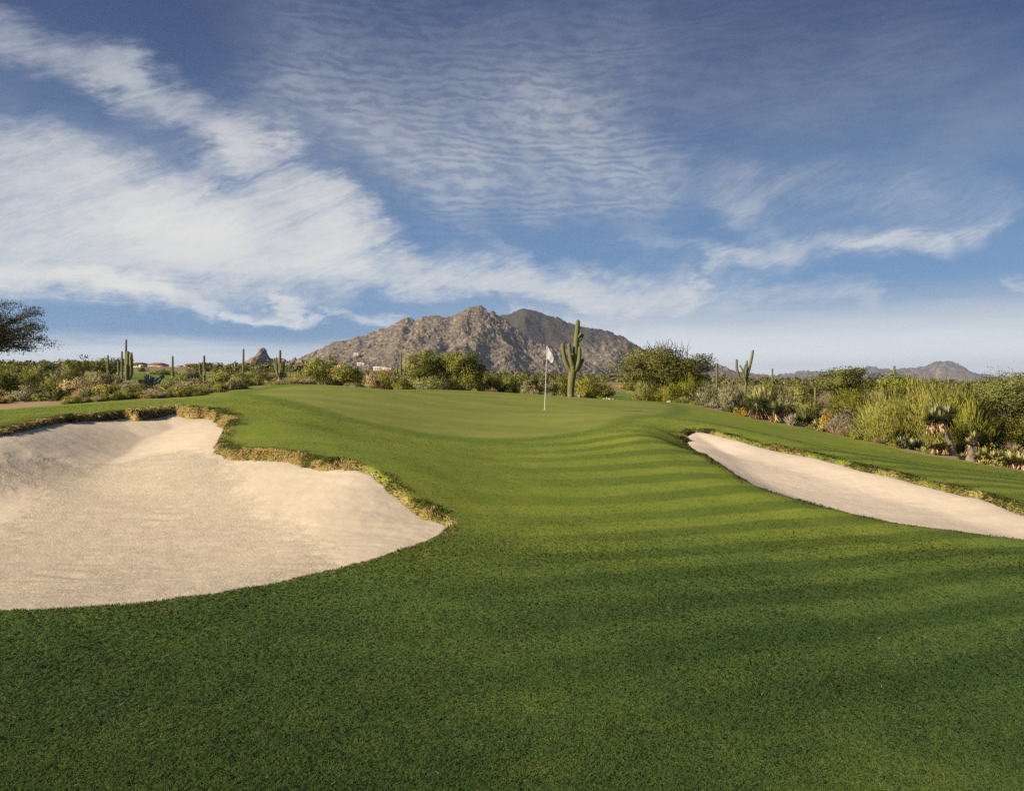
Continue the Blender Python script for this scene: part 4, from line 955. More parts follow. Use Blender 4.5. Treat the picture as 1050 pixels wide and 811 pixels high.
# each plant: kind, u, v of its top, width, distance, foliage, name, category, label, extras
def at(u, v_top, Y):
    x = (u - CX) / F * Y; g = gz(x, Y); return x, g, max(ZC + (HZ - v_top) * Y / F - g, .18)
PLANTS = [
 # left side
 ('tree', -78, 297, 142, 27, 'mesquite', 'mesquite_tree', 'tree', 'dark feathery mesquite tree reaching in from the left edge', dict(bottom=377, trunks=4, dens=1.9, seed=16, offx=1.72, sg=.5, km=1.9)),
 ('round', 2, 374, 40, 30, 'darkgreen', 'desert_shrub', 'shrub', 'dark green shrub under the feathery mesquite at the left edge', {}),
 ('round', 12, 384, 44, 34, 'sage', 'desert_shrub', 'shrub', 'wide grey-green shrub behind the reddish dirt at the left edge', {}),
 ('round', 32, 391.5, 40, 26.5, 'sage', 'desert_shrub', 'shrub', 'rounded pale grey-green shrub standing on the reddish dirt', {}),
 ('round', 53, 396, 15, 26.8, 'darkgreen', 'desert_shrub', 'shrub', 'narrow dark shrub hugging the right side of the pale rounded shrub', {}),
 ('round', 48, 369.5, 27, 88, 'darkgreen', 'dark_tree', 'tree', 'compact round dark tree on the left skyline', {}),
 ('broom', 30, 380, 40, 52, 'olive', 'desert_shrub', 'shrub', 'olive brushy shrub behind the pale rounded shrub', {}),
 ('broom', 62, 385, 30, 46, 'olive', 'desert_shrub', 'shrub', 'olive brushy shrub left of the large tan shrub', {}),
 ('round', 70, 396, 26, 31, 'yellowgreen', 'desert_shrub', 'shrub', 'yellow-green shrub at the left foot of the large tan shrub', {}),
 ('round', 83, 385.5, 44, 33, 'tan', 'dry_shrub', 'shrub', 'large dry tan shrub beyond the left bunker', {}),
 ('round', 104, 390.5, 26, 32, 'tan', 'dry_shrub', 'shrub', 'smaller rusty tan shrub on the right of the large tan shrub', {}),
 ('round', 93.5, 400, 12, 28, 'olive', 'desert_shrub', 'shrub', 'small round olive shrub in front of the large tan shrub', {}),
 ('round', 111, 401, 25, 29, 'olive', 'desert_shrub', 'shrub', 'low brown-olive shrub below the rusty tan shrub', {}),
 ('round', 78, 405.5, 14, 25.5, 'darkgreen', 'desert_shrub', 'shrub', 'tiny dark shrub at the edge of the dirt by the left bunker', {}),
 ('tree', 80, 366, 34, 66, 'olive', 'palo_verde_tree', 'tree', 'loose olive palo verde left of the single-column saguaro', dict(bottom=383, bk='green', seed=21)),
 ('tree', 110, 365.5, 46, 84, 'darkgreen', 'dark_tree', 'tree', 'broad dark tree behind the single-column saguaro on the left', dict(bottom=386, seed=22)),
 ('round', 106, 377, 26, 62, 'sage', 'desert_shrub', 'shrub', 'rounded grey-green bush below the broad dark tree', {}),
 ('round', 96, 381, 20, 64, 'olive', 'desert_shrub', 'shrub', 'olive bush left of the rounded grey-green bush', {}),
 ('round', 122, 382, 14, 66, 'pale', 'desert_shrub', 'shrub', 'small pale bush at the foot of the stout double saguaro', {}),
 ('round', 130, 404.5, 26, 25.6, 'yellowgreen', 'desert_shrub', 'shrub', 'low yellow-green shrub in front of the prickly pears', {}),
 ('pear', 156, 383, 28, 30, '', 'prickly_pear', 'cactus', 'tall blue-green prickly pear clump above the left bunker', dict(pads=70)),
 ('pear', 133, 400, 22, 27.5, '', 'prickly_pear', 'cactus', 'low pale prickly pear at the left of the tall clump', dict(pads=30)),
 ('pear', 152, 402.5, 16, 26.2, '', 'prickly_pear', 'cactus', 'small prickly pear in front of the tall clump', dict(pads=22)),
 ('pear', 168, 394, 12, 30, '', 'prickly_pear', 'cactus', 'dark little prickly pear on the right of the tall clump', dict(pads=18)),
 ('tuft', 138, 391, 14, 33, 'pinkdry', 'grass_tuft', 'grass', 'dry blond grass tuft behind the low pale prickly pear', {}),
 ('round', 172, 402, 20, 28, 'olive', 'desert_shrub', 'shrub', 'small olive shrub right of the prickly pears', {}),
 ('round', 186, 404.5, 16, 26.5, 'darkgreen', 'desert_shrub', 'shrub', 'dark low shrub between the prickly pears and the grey shrub', {}),
 ('round', 165, 378.5, 30, 110, 'olive', 'desert_shrub', 'shrub', 'olive bush below the red roofed house', {}),
 ('round', 190, 382, 28, 95, 'olive', 'desert_shrub', 'shrub', 'olive bush below the small reddish house', {}),
 ('round', 200, 385, 22, 36, 'pale', 'desert_shrub', 'shrub', 'straw coloured airy shrub below the saguaro with one raised arm', {}),
 ('yucca1', 201, 392, 14, 31, 'yucca', 'yucca', 'yucca', 'spiky blue-green yucca under the straw coloured airy shrub', {}),
 ('tuft', 214, 393, 24, 30, 'pinkdry', 'grass_tuft', 'grass', 'wide pinkish dry grass tuft left of the green', {}),
 ('tuft', 239, 393, 17, 33, 'tan', 'grass_tuft', 'grass', 'small tan grass tuft behind the left shoulder of the green', {}),
 ('round', 222, 389, 16, 40, 'sage', 'desert_shrub', 'shrub', 'grey-green shrub behind the pinkish dry grass tuft', {}),
 ('round', 258, 387, 24, 38, 'sage', 'desert_shrub', 'shrub', 'grey-green mound of shrub below the thin armless saguaro', {}),
 ('pear', 250, 391, 14, 35, '', 'prickly_pear', 'cactus', 'dark prickly pear below the thin armless saguaro', dict(pads=24)),
 ('round', 238, 378, 34, 62, 'olive', 'desert_shrub', 'shrub', 'wide olive bush left of the candelabra saguaro', {}),
 ('broom', 265, 378, 36, 66, 'olive', 'desert_shrub', 'shrub', 'brushy olive bush under the rock outcrop', {}),
 ('round', 196, 378, 26, 70, 'darkgreen', 'desert_shrub', 'shrub', 'dark bush left of the saguaro with one raised arm', {}),
 ('round', 276, 389, 16, 42, 'pale', 'desert_shrub', 'shrub', 'small blond shrub left of the candelabra saguaro base', {}),
 ('round', 300, 385, 26, 44, 'yellowgreen', 'desert_shrub', 'shrub', 'low yellow-green shrub right of the candelabra saguaro base', {}),
 ('tree', 14, 371, 34, 120, 'olive', 'palo_verde_tree', 'tree', 'pale olive tree on the skyline beside the small white flat roofed house', dict(bottom=384, seed=81)),
 ('tree', 205, 371, 34, 120, 'darkgreen', 'dark_tree', 'tree', 'dark tree on the skyline above the saguaro with one raised arm', dict(bottom=386, seed=83)),
 ('tree', 228, 375, 30, 100, 'olive', 'palo_verde_tree', 'tree', 'olive tree on the skyline left of the thin armless saguaro', dict(bottom=388, seed=84)),
 # behind the green, centre
 ('tree', 330, 360, 40, 42, 'olive', 'palo_verde_tree', 'tree', 'airy palo verde with visible forked branches at the left foot of the mountain', dict(bottom=391, bk='green', dens=.75, seed=31)),
 ('tree', 357, 371, 40, 41, 'olive', 'palo_verde_tree', 'tree', 'darker low palo verde right of the airy forked one', dict(bottom=394, bk='green', seed=32)),
 ('round', 318, 377, 22, 50, 'olive', 'desert_shrub', 'shrub', 'olive shrub left of the airy forked palo verde', {}),
 ('broom', 384, 383, 26, 40, 'tan', 'desert_shrub', 'shrub', 'straw-tinged shrub between the palo verdes and the dark clump', {}),
 ('broom', 396, 379, 32, 43, 'yellowgreen', 'desert_shrub', 'shrub', 'yellow-green shrub left of the saguaro with low curved arms', {}),
 ('broom', 414, 385, 26, 41, 'yellowgreen', 'desert_shrub', 'shrub', 'yellow-green shrub in front of the saguaro with low curved arms', {}),
 ('tree', 436, 359, 50, 42, 'olive', 'mesquite_tree', 'tree', 'tall left tree of the dark clump behind the green', dict(bottom=396, dens=2.0, seed=33)),
 ('tree', 459, 361, 52, 43, 'olive', 'mesquite_tree', 'tree', 'middle tree of the dark clump behind the green', dict(bottom=397, dens=2.0, seed=34)),
 ('tree', 478, 361, 48, 41.5, 'olive', 'mesquite_tree', 'tree', 'right tree of the dark clump behind the green', dict(bottom=399, dens=2.0, seed=35)),
 ('round', 450, 380, 50, 38.5, 'olive', 'desert_shrub', 'shrub', 'wide olive shrub at the front of the dark clump', {}),
 ('round', 482, 383, 34, 39.5, 'olive', 'desert_shrub', 'shrub', 'dark shrub at the right front of the dark clump', {}),
 ('round', 503, 379, 36, 44, 'olive', 'desert_shrub', 'shrub', 'brownish olive shrub right of the dark clump', {}),
 ('broom', 522, 385, 32, 46, 'olive', 'desert_shrub', 'shrub', 'olive brush left of the flagstick, second from the dark clump', {}),
 ('round', 541, 388, 26, 48, 'pale', 'desert_shrub', 'shrub', 'pale shrub just left of the flagstick', {}),
 ('yucca1', 549, 386, 11, 43, 'yucca', 'yucca', 'yucca', 'slim yucca close to the left of the flagstick', {}),
 ('yucca1', 567, 389, 20, 42, 'yucca', 'yucca', 'yucca', 'dark yucca with orange dead leaves between flagstick and large saguaro', dict(n=260)),
 ('round', 577, 397, 16, 41.5, 'darkgreen', 'desert_shrub', 'shrub', 'low dark shrub at the left foot of the large saguaro', {}),
 ('broom', 575, 382, 30, 52, 'yellowgreen', 'desert_shrub', 'shrub', 'yellow-green brush behind the left of the large saguaro', {}),
 ('broom', 603, 384, 34, 47, 'yellowgreen', 'desert_shrub', 'shrub', 'yellow-green brush behind the right of the large saguaro', {}),
 ('round', 618, 391, 24, 52, 'yellowgreen', 'desert_shrub', 'shrub', 'small yellow-green bush beside the sandy gap', {}),
 ('pear', 594, 400, 13, 41, '', 'prickly_pear', 'cactus', 'grey-green prickly pear at the right foot of the large saguaro', dict(pads=20)),
 ('yucca1', 604, 401, 13, 41.5, 'yucca', 'agave', 'agave', 'small spiky agave right of the large saguaro base', {}),
 # wide dark tree and what stands before it
 ('tree', 680, 356, 94, 48, 'darkgreen', 'mesquite_tree', 'tree', 'wide dark mesquite dome with bare twigs on top', dict(bottom=400, dens=3.2, bare=18, seed=41, trunks=4, km=1.7, sg=.85)),
 ('broom', 664, 388, 46, 40, 'yellowgreen', 'desert_shrub', 'shrub', 'olive-yellow brush in front of the wide dark mesquite, on its left', {}),
 ('broom', 687, 391, 36, 39, 'olive', 'desert_shrub', 'shrub', 'brownish brush in front of the middle of the wide dark mesquite', {}),
 ('broom', 708, 381, 36, 40, 'yellowgreen', 'desert_shrub', 'shrub', 'tall bright yellow-green brush at the right of the wide dark mesquite', {}),
 ('tuft', 700, 407, 16, 36.5, 'grey', 'grass_tuft', 'grass', 'grey dry brush by the stones at the green edge', {}),
 ('broom', 728, 390, 30, 38, 'sage', 'desert_shrub', 'shrub', 'pale grey-green brush left of the spiky yucca group', {}),
 ('tuft', 729, 411, 22, 33.5, 'pinkdry', 'grass_tuft', 'grass', 'pale dry grass tuft beside the right edge of the green', {}),
 ('broom', 748, 389, 34, 36, 'sage', 'desert_shrub', 'shrub', 'soft grey-olive shrub directly left of the spiky yucca group', {}),
 ('round', 748, 416, 14, 31.5, 'darkgreen', 'desert_shrub', 'shrub', 'little dark shrub at the foot of the soft grey-olive shrub', {}),
 ('broom', 785, 387, 40, 44, 'olive', 'desert_shrub', 'shrub', 'olive brush behind the spiky yucca group', {}),
 ('yuccas', 780, 394, 42, 31.5, 'yuccagold', 'yucca', 'yucca', 'tall pale yellow-green yucca clump, rear of the spiky group', dict(k=6, lift=.55)),
 ('yuccas', 778, 408, 26, 29.6, 'yucca', 'yucca', 'yucca', 'dark yucca with two pale trunks, front left of the spiky group', dict(k=3, lift=.6)),
 ('yuccas', 797, 409, 26, 29.3, 'yucca', 'yucca', 'yucca', 'dark bushy yucca, front right of the spiky group', dict(k=3, lift=.5)),
 ('round', 762, 417, 18, 29.3, 'gold', 'desert_shrub', 'shrub', 'yellowish low shrub at the left foot of the spiky group', {}),
 ('tuft', 812, 422, 14, 28, 'pinkdry', 'grass_tuft', 'grass', 'pale dry grass between the spiky group and the low yucca', {}),
 ('yuccas', 824, 418, 24, 26.8, 'yucca', 'yucca', 'yucca', 'low grey-green yucca right of the spiky group', dict(k=3, lift=.12)),
 ('yuccas', 839, 424, 16, 26.2, 'yucca', 'yucca', 'yucca', 'smaller spiky rosette beside the low grey-green yucca', dict(k=2, lift=.1)),
 ('tree', 866, 374, 60, 46, 'darkgreen', 'mesquite_tree', 'tree', 'dark tree in front of the far hills at right', dict(bottom=408, seed=53, dens=2.4)),
 ('round', 820, 386, 44, 50, 'olive', 'desert_shrub', 'shrub', 'olive bush left of the dark tree by the far hills', {}),
 ('broom', 826, 404, 40, 34, 'yellowgreen', 'desert_shrub', 'shrub', 'bright yellow-green mound behind the low grey-green yucca', {}),
 ('broom', 806, 398, 26, 37, 'sage', 'desert_shrub', 'shrub', 'grey-green wispy shrub right behind the spiky group', {}),
 ('broom', 874, 392, 56, 36, 'yellowgreen', 'desert_shrub', 'shrub', 'open yellow-green brush in front of the dark tree by the far hills', {}),
 ('round', 847, 419, 20, 29.5, 'gold', 'flowering_shrub', 'shrub', 'rounded golden flowering shrub', {}),
 ('tuft', 856, 425, 18, 27, 'pinkdry', 'grass_tuft', 'grass', 'pale round dry tuft below the golden flowering shrub', {}),
 ('round', 868, 414, 26, 32, 'grey', 'dry_shrub', 'shrub', 'grey brown dead shrub right of the golden flowering shrub', {}),
 ('tuft', 868, 434, 24, 25.4, 'pinkdry', 'grass_tuft', 'grass', 'pinkish dry grass at the turf edge right of the low yuccas', {}),
 ('tuft', 884, 436, 20, 25.6, 'grey', 'grass_tuft', 'grass', 'greyish dry grass at the left foot of the large palo verde', {}),
 ('tree', 920, 381, 50, 40, 'olive', 'mesquite_tree', 'tree', 'olive tree behind the saguaro with two short left arms', dict(bottom=408, seed=52)),
 ('streak', 912, 392, 74, 27, 'yellowgreen', 'palo_verde', 'shrub', 'left half of the large feathery palo verde thicket', dict(K=60, stem='green', dens=1.0, seed=61)),
 ('streak', 958, 385, 86, 26.5, 'yellowgreen', 'palo_verde', 'shrub', 'tall middle of the large feathery palo verde thicket', dict(stem='green', dens=1.0, seed=62)),
 ('streak', 992, 396, 60, 25.5, 'olive', 'palo_verde', 'shrub', 'right low part of the large feathery palo verde thicket', dict(stem='green', dens=1.0, seed=63)),
 ('tuft', 904, 444, 22, 24.2, 'tan', 'grass_tuft', 'grass', 'tan grass in front of the left of the palo verde thicket', {}),
 ('broom', 897, 428, 30, 25.2, 'olive', 'desert_shrub', 'shrub', 'olive low brush at the front left of the palo verde thicket', {}),
 ('yuccas', 931, 446, 30, 21.9, 'yucca', 'yucca', 'yucca', 'grey-green yucca clump left of the leaning yucca tree', dict(k=4, lift=.12)),
 ('yuccas', 962, 449, 18, 21.3, 'yuccagold', 'yucca', 'yucca', 'yellowish yucca pup at the foot of the leaning yucca tree', dict(k=2, lift=.4)),
 ('round', 948, 455, 16, 21.6, 'yellowgreen', 'desert_shrub', 'shrub', 'bright little shrub between the yucca clump and the yucca tree', {}),
 ('yuccas', 997, 441, 18, 21.6, 'yuccagold', 'yucca', 'yucca', 'yucca on an orange skirted stem right of the leaning yucca tree', dict(k=2, lift=.7)),
 ('yuccas', 990, 462, 15, 20.3, 'yucca', 'yucca', 'yucca', 'dark green yucca low beside the trunk of the yucca tree', dict(k=2, lift=.1)),
 ('yuccas', 1007, 458, 20, 20.2, 'yuccagold', 'yucca', 'yucca', 'yucca with an orange dead base, left of a pair', dict(k=2, lift=.45)),
 ('yuccas', 1022, 459, 20, 19.9, 'yuccagold', 'yucca', 'yucca', 'yucca with an orange dead base, right of a pair', dict(k=2, lift=.4)),
 ('yuccas', 1044, 460, 30, 19.2, 'yuccagold', 'yucca', 'yucca', 'big pale yucca at the right edge of the turf', dict(k=3, lift=.25)),
 ('tree', 1036, 378, 82, 27, 'olive', 'mesquite_tree', 'tree', 'mesquite with a dark forked trunk at the right edge', dict(bottom=436, seed=71, dens=1.4, trunks=2)),
 ('round', 1022, 420, 76, 26.5, 'olive', 'desert_shrub', 'shrub', 'wide olive shrub under the right edge mesquite', {}),
 ('round', 1064, 415, 70, 26, 'darkgreen', 'desert_shrub', 'shrub', 'dark shrub filling the right edge under the mesquite', {}),
 ('tree', 1110, 372, 90, 29, 'olive', 'mesquite_tree', 'tree', 'olive mesquite beyond the right edge, its left fringe in view', dict(bottom=425, seed=72)),
]
def plant(row, i):
    kind, u, vt, wpx, Y, fol, name, cat, label, ex = row
    if u > 720 and Y < 40:      # close up to the edge of the turf
        for q in np.arange(Y, Y * .86, -.1):
            if sdf(TURF, np.array([(u - CX) / F * q]), np.array([q]), 60)[0] < .25 + (.18 if kind in ('yuccas', 'tuft') else .3) * wpx * q / F: break
            Y = q
    x, g, h = at(u, vt, Y); w = wpx * Y / F; seed = ex.get('seed', 1000 + i)
    grp = {'yucca': 'yuccas along the edge of the turf', 'prickly_pear': 'prickly pears beyond the left bunker', 'grass_tuft': 'dry grass tufts along the turf', 'desert_shrub': 'desert shrubs round the green', 'palo_verde': 'palo verde thicket'}.get(name)
    if name.endswith('_tree'): grp = 'desert trees round the green'
    o = thing(name, label, cat, (x, Y, g - .02), grp)
    rng = np.random.default_rng(seed)
    if kind == 'tree':
        bt = ZC + (HZ - ex['bottom']) * Y / F - g; tree(o, h, w, max(bt, .12 * h), Y, fol, seed, ex.get('trunks', 3), ex.get('dens', 1.0), ex.get('bk', 'brown'), ex.get('bare', 0), offx=ex.get('offx', 0.0), sg=ex.get('sg', 1.0), km=ex.get('km', 1.0))
    elif kind in ('round', 'broom', 'streak'): shrub(o, h, w, Y, fol, seed, kind, ex.get('dens', 1.0), ex.get('stem', 'brown'))
    elif kind == 'tuft': tuft(o, h, w, Y, fol, seed)
    elif kind == 'pear': pear(o, h, w, Y, seed, ex['pads'])
    elif kind == 'yucca1':
        L = min(w * .6, h * .6); yucca(o, [(0, 0, max(h - L, .08), L)], Y, seed, fol, n=ex.get('n', 170))
    elif kind == 'yuccas':
        k = ex['k']; L = min(w * .42, h * .55); hd = []
        for j in range(k):
            a = 2 * np.pi * j / k + rng.uniform(-.4, .4); r = (w / 2 - L * .75) * rng.uniform(.75, 1.05) if k > 1 else 0
            z = max((h - L) * (rng.uniform(.75, 1) if j else 1.0), .08) if ex['lift'] > .3 else max((h - L) * rng.uniform(.4, 1), .06)
            hd.append((math.cos(a) * r, math.sin(a) * r, z, L * rng.uniform(.85, 1.1)))
        yucca(o, hd, Y, seed, fol, n=150, skirt=ex['lift'] > .2)
for i, row in enumerate(PLANTS): plant(row, i)

# the leaning yucca tree
def yucca_tree():
    Y = 20.8; k = Y / F; x0 = (977 - CX) * k; g = gz(x0, Y)
    o = thing('yucca_tree', 'leaning yucca tree with a shaggy pale skirt under its spiky heads', 'yucca', (x0, Y, g - .03))
    def L(u, v, y=0): return np.array([(u - 977) * k, y, ZC + (HZ - v) * k - g])
    mt = MB(); P = spline([[*L(977, 474)[:2], -.05, .070], [*L(976, 462), .072], [*L(973, 450), .075], [*L(969, 441), .085], [*L(966, 434), .08]], 14)
    mt.tube(P[:, :3], P[:, 3], 10); mt.build('trunk', BARK['grey'], o)
    rng = np.random.default_rng(5); mb, md = MB(), MB(); px = k
    for (u, v, y, Ln) in ((956.5, 426, -.05, .30), (964, 424.5, .12, .30), (971, 424, -.08, .32), (961, 429, -.2, .26), (955, 432, .05, .22)):
        c = L(u, v, y); rosette(mb, c, Ln * 1.1, 240, rng, px, -.35, .03, .55)
        n = 75; th = rng.uniform(0, 2 * np.pi, n); d = rng.uniform(.1, .55, n); ax = np.stack([np.cos(th) * d, np.sin(th) * d, -np.ones(n)], 1); ax /= np.linalg.norm(ax, axis=1)[:, None]
        b = c + np.stack([np.cos(th) * .06, np.sin(th) * .06, -rng.uniform(0, .2, n)], 1); s = np.cross(ax, rand_unit(rng, n)); s /= np.linalg.norm(s, axis=1)[:, None] + 1e-9; md.blades(b, ax, s, rng.uniform(.10, .22, n), .035, rng.uniform(.1, .9, n))
    mb.build('rosette', FOL['yucca'], o); md.build('dead_leaves', FOL['dead'], o)
yucca_tree()

# ------------------------------------------------------------------ filler shrubs on the flat, copied from a few kinds
def build_fillers():
    rng = np.random.default_rng(77); protos = []
    kinds = [('round', 'olive', 1.5, 2.4), ('broom', 'yellowgreen', 1.7, 2.6), ('round', 'darkgreen', 1.9, 2.6), ('round', 'sage', 1.1, 1.8), ('broom', 'olive', 1.5, 2.2), ('round', 'tan', .9, 1.6), ('broom', 'sage', 1.2, 1.9)]
    word = {'olive': 'olive green', 'yellowgreen': 'yellow-green', 'darkgreen': 'dark green', 'sage': 'grey-green', 'tan': 'dry tan'}
    n = 0; tries = 0
    cnt = [0] * len(kinds)
    while n < 150 and tries < 4000:
        tries += 1
        Y = 1 / rng.uniform(1 / 150., 1 / 43.); u = rng.uniform(-60, 1110); x = (u - CX) / F * Y
        if sdf(TURF, np.array([x]), np.array([Y]), 60)[0] < 2.2 or min(sdf(f, np.array([x]), np.array([Y]), 30)[0] for f in FAIR) < 1.5: continue
        if 590 < u < 650 and Y < 75: continue
        if u > 720 and (Y < 60 or rng.uniform() < .5): continue
        if 95 < u < 225 and Y < 112: continue
        g = gz(x, Y); k = rng.choice(len(kinds), p=[.25, .22, .07, .17, .14, .06, .09]); st, fol, h, w = kinds[k]; s = rng.uniform(.6, 1.15)
        if HZ - (g + h * s - ZC) / Y * F < np.interp(u, [0, 200, 300, 420, 520, 600, 750, 900, 1100], [372, 375, 379, 382, 382, 384, 391, 396, 396]): continue
        lab = ('%s desert shrub, one of many scattered over the flat beyond the green' if st == 'round' else 'wispy %s desert brush, one of many scattered over the flat beyond the green') % word[fol]
        grp = 'scattered %s %s on the flat' % (word[fol], 'shrubs' if st == 'round' else 'brush')
        if cnt[k] == 0:
            o = thing({'olive': 'creosote_bush', 'yellowgreen': 'green_brush', 'darkgreen': 'dark_shrub', 'sage': 'sagebrush', 'tan': 'dry_shrub'}[fol], lab, 'shrub', (x, Y, g - .03), grp); shrub(o, h, w, 62, fol, 500 + k, st, 1.0)
            protos.append((k, o))
        else:
            src = [p for kk, p in protos if kk == k][0]; o = src.copy(); COL.objects.link(o); o.location = (x, Y, g - .03)
            for ch in list(src.children):
                c = ch.copy(); COL.objects.link(c); c.parent = o
        o.scale = (s, s, s * rng.uniform(.85, 1.1)); o.rotation_euler = (0, 0, rng.uniform(0, 6.28)); cnt[k] += 1; n += 1
build_fillers()
def build_edge_plants():
    rng = np.random.default_rng(79); kinds = [('round', 'olive', .42, .8), ('tuft', 'tan', .40, .7), ('round', 'sage', .45, .85), ('tuft', 'pinkdry', .42, .6), ('round', 'yellowgreen', .40, .8), ('round', 'darkgreen', .36, .6)]
    word = {'olive': 'low olive green shrub', 'yellowgreen': 'low yellow-green shrub', 'darkgreen': 'low dark green shrub', 'sage': 'low grey-green shrub', 'tan': 'low tan grass tuft', 'pinkdry': 'low pale pinkish grass tuft'}
    protos = {}; n = 0; tries = 0
    while n < 400 and tries < 16000:
        tries += 1
        strip = n < 110      # first the low fringe along the turf at left
        Y = rng.uniform(20, 27) if strip else rng.uniform(18, 52); u = rng.uniform(64, 300) if strip else rng.uniform(-40, 1090); x = (u - CX) / F * Y; P = np.array([x]), np.array([Y])
        d = sdf(TURF, *P, 60)[0]
        if d < (.08 if strip else .25) or d > (11 if u < 300 else 5) or min(sdf(f, *P, 30)[0] for f in FAIR) < 1.0: continue
        if u < 66 and d < 3.2 or strip and d > 1.3: continue
        if 250 < u < 660 and rng.uniform() < .7: continue
        if u < 300 and d > 5 and rng.uniform() < .6: continue
        k = rng.choice(6, p=[.27, .14, .2, .07, .22, .1]); st, fol, h, w = kinds[k]; s = rng.uniform(.6, 1.3) * (.75 + .25 * min(d, 4) / 4) * (.72 if strip else 1); g = gz(x, Y)
        if k not in protos:
            o = thing('grass_tuft' if st == 'tuft' else 'low_shrub', word[fol] + ', one of many filling the desert edge beside the turf', 'grass' if st == 'tuft' else 'shrub', (x, Y, g - .02), word[fol] + 's filling the desert edge')
            (tuft if st == 'tuft' else shrub)(o, h, w, 27, fol, 800 + k); protos[k] = o
        else:
            o = protos[k].copy(); COL.objects.link(o); o.location = (x, Y, g - .02)
            for ch in list(protos[k].children):
                c = ch.copy(); COL.objects.link(c); c.parent = o
        o.scale = (s, s, s * rng.uniform(.8, 1.15)); o.rotation_euler = (0, 0, rng.uniform(0, 6.28)); n += 1
build_edge_plants()

def build_scrub():
    """the far bajada: a carpet of brush nobody could count"""
    rng = np.random.default_rng(78); M = 5200
    Y = 1 / rng.uniform(1 / 1700., 1 / 140., M); u = rng.uniform(-160, 1200, M); x = (u - CX) / F * Y
    z = ground(x, Y, False); zc_, _ = Z_crop(x, Y); z1, _ = Z_rocky(x, Y); ok = (z1 < z + 10); z = np.maximum(z, np.maximum(zc_, z1)); x, Y, z = x[ok], Y[ok], z[ok]; M = len(x)
    h = rng.uniform(1.2, 3.6, M) * np.where(rng.uniform(0, 1, M) < .12, 1.45, 1); h = np.where(Y < 300, h * .5, h * .8) * np.where(x / Y > -.05, .72, 1); w = h * rng.uniform(1.0, 1.8, M)
    uu = CX + x / Y * F; vt = HZ - (z + h - ZC) / Y * F; hs = (((uu > 132) & (uu < 206) & (vt < 376.5)) | ((uu > 340) & (uu < 405) & (vt < 379))) & (Y < 1000); x, Y, z, h, w = x[~hs], Y[~hs], z[~hs], h[~hs], w[~hs]; M = len(x)
    n = 34; X = np.repeat(x, n); YY = np.repeat(Y, n); ZZ = np.repeat(z, n); H = np.repeat(h, n); W = np.repeat(w, n)
    d = rand_unit(rng, M * n) * (rng.uniform(.2, 1, M * n) ** .5)[:, None]; d[:, 2] = np.abs(d[:, 2])
    p = np.stack([X, YY, ZZ], 1) + d * np.stack([W / 2, W / 2, H * .9], 1)
    ax = rand_unit(rng, M * n); s = np.cross(ax, rand_unit(rng, M * n)); s /= np.linalg.norm(s, axis=1)[:, None] + 1e-9
    L = H * rng.uniform(.25, .5, M * n); mb = MB(); mb.blades(p - ax * L[:, None] * .5, ax, s, L, L * .6, nrm=d / (np.linalg.norm(d, axis=1)[:, None] + 1e-9), a=np.clip(np.repeat(rng.uniform(0, 1, M), n) * .7 + rng.uniform(0, .3, M * n), 0, 1))
    tag(mb.build('desert_scrub', foliage('far_scrub', (0.12, 0.125, 0.038), (0.23, 0.22, 0.060), (0.36, 0.33, 0.10))), kind='stuff', label='carpet of desert brush running up to the mountain', cat='scrub')
build_scrub()

# ------------------------------------------------------------------ houses on the slopes
def plain(name, c, rough=.9, n_amt=.12):
    m, nt, out = new_mat(name); pos = position(nt); n = noise(nt, pos, 1.5, 3, .6)
    principled(nt, out, mixc(nt, n, tuple(q * (1 - n_amt) for q in c), tuple(min(q * (1 + n_amt), .9) for q in c)), rough, .15); return m
M_STUC = {'white': plain('white_stucco', (0.50, 0.45, 0.39)), 'tan': plain('tan_stucco', (0.42, 0.31, 0.21)), 'pink': plain('pink_stucco', (0.50, 0.34, 0.27)), 'brown': plain('brown_stucco', (0.24, 0.15, 0.09))}
M_ROOF = {'red': plain('red_tile', (0.20, 0.085, 0.06)), 'tan': plain('tan_roof', (0.38, 0.29, 0.20)), 'white': plain('white_roof', (0.50, 0.46, 0.41)), 'orange': plain('orange_roof', (0.36, 0.16, 0.06))}
M_WIN = plain('window_glass', (0.03, 0.035, 0.04), .2); M_WOOD = plain('door_wood', (0.12, 0.07, 0.04))
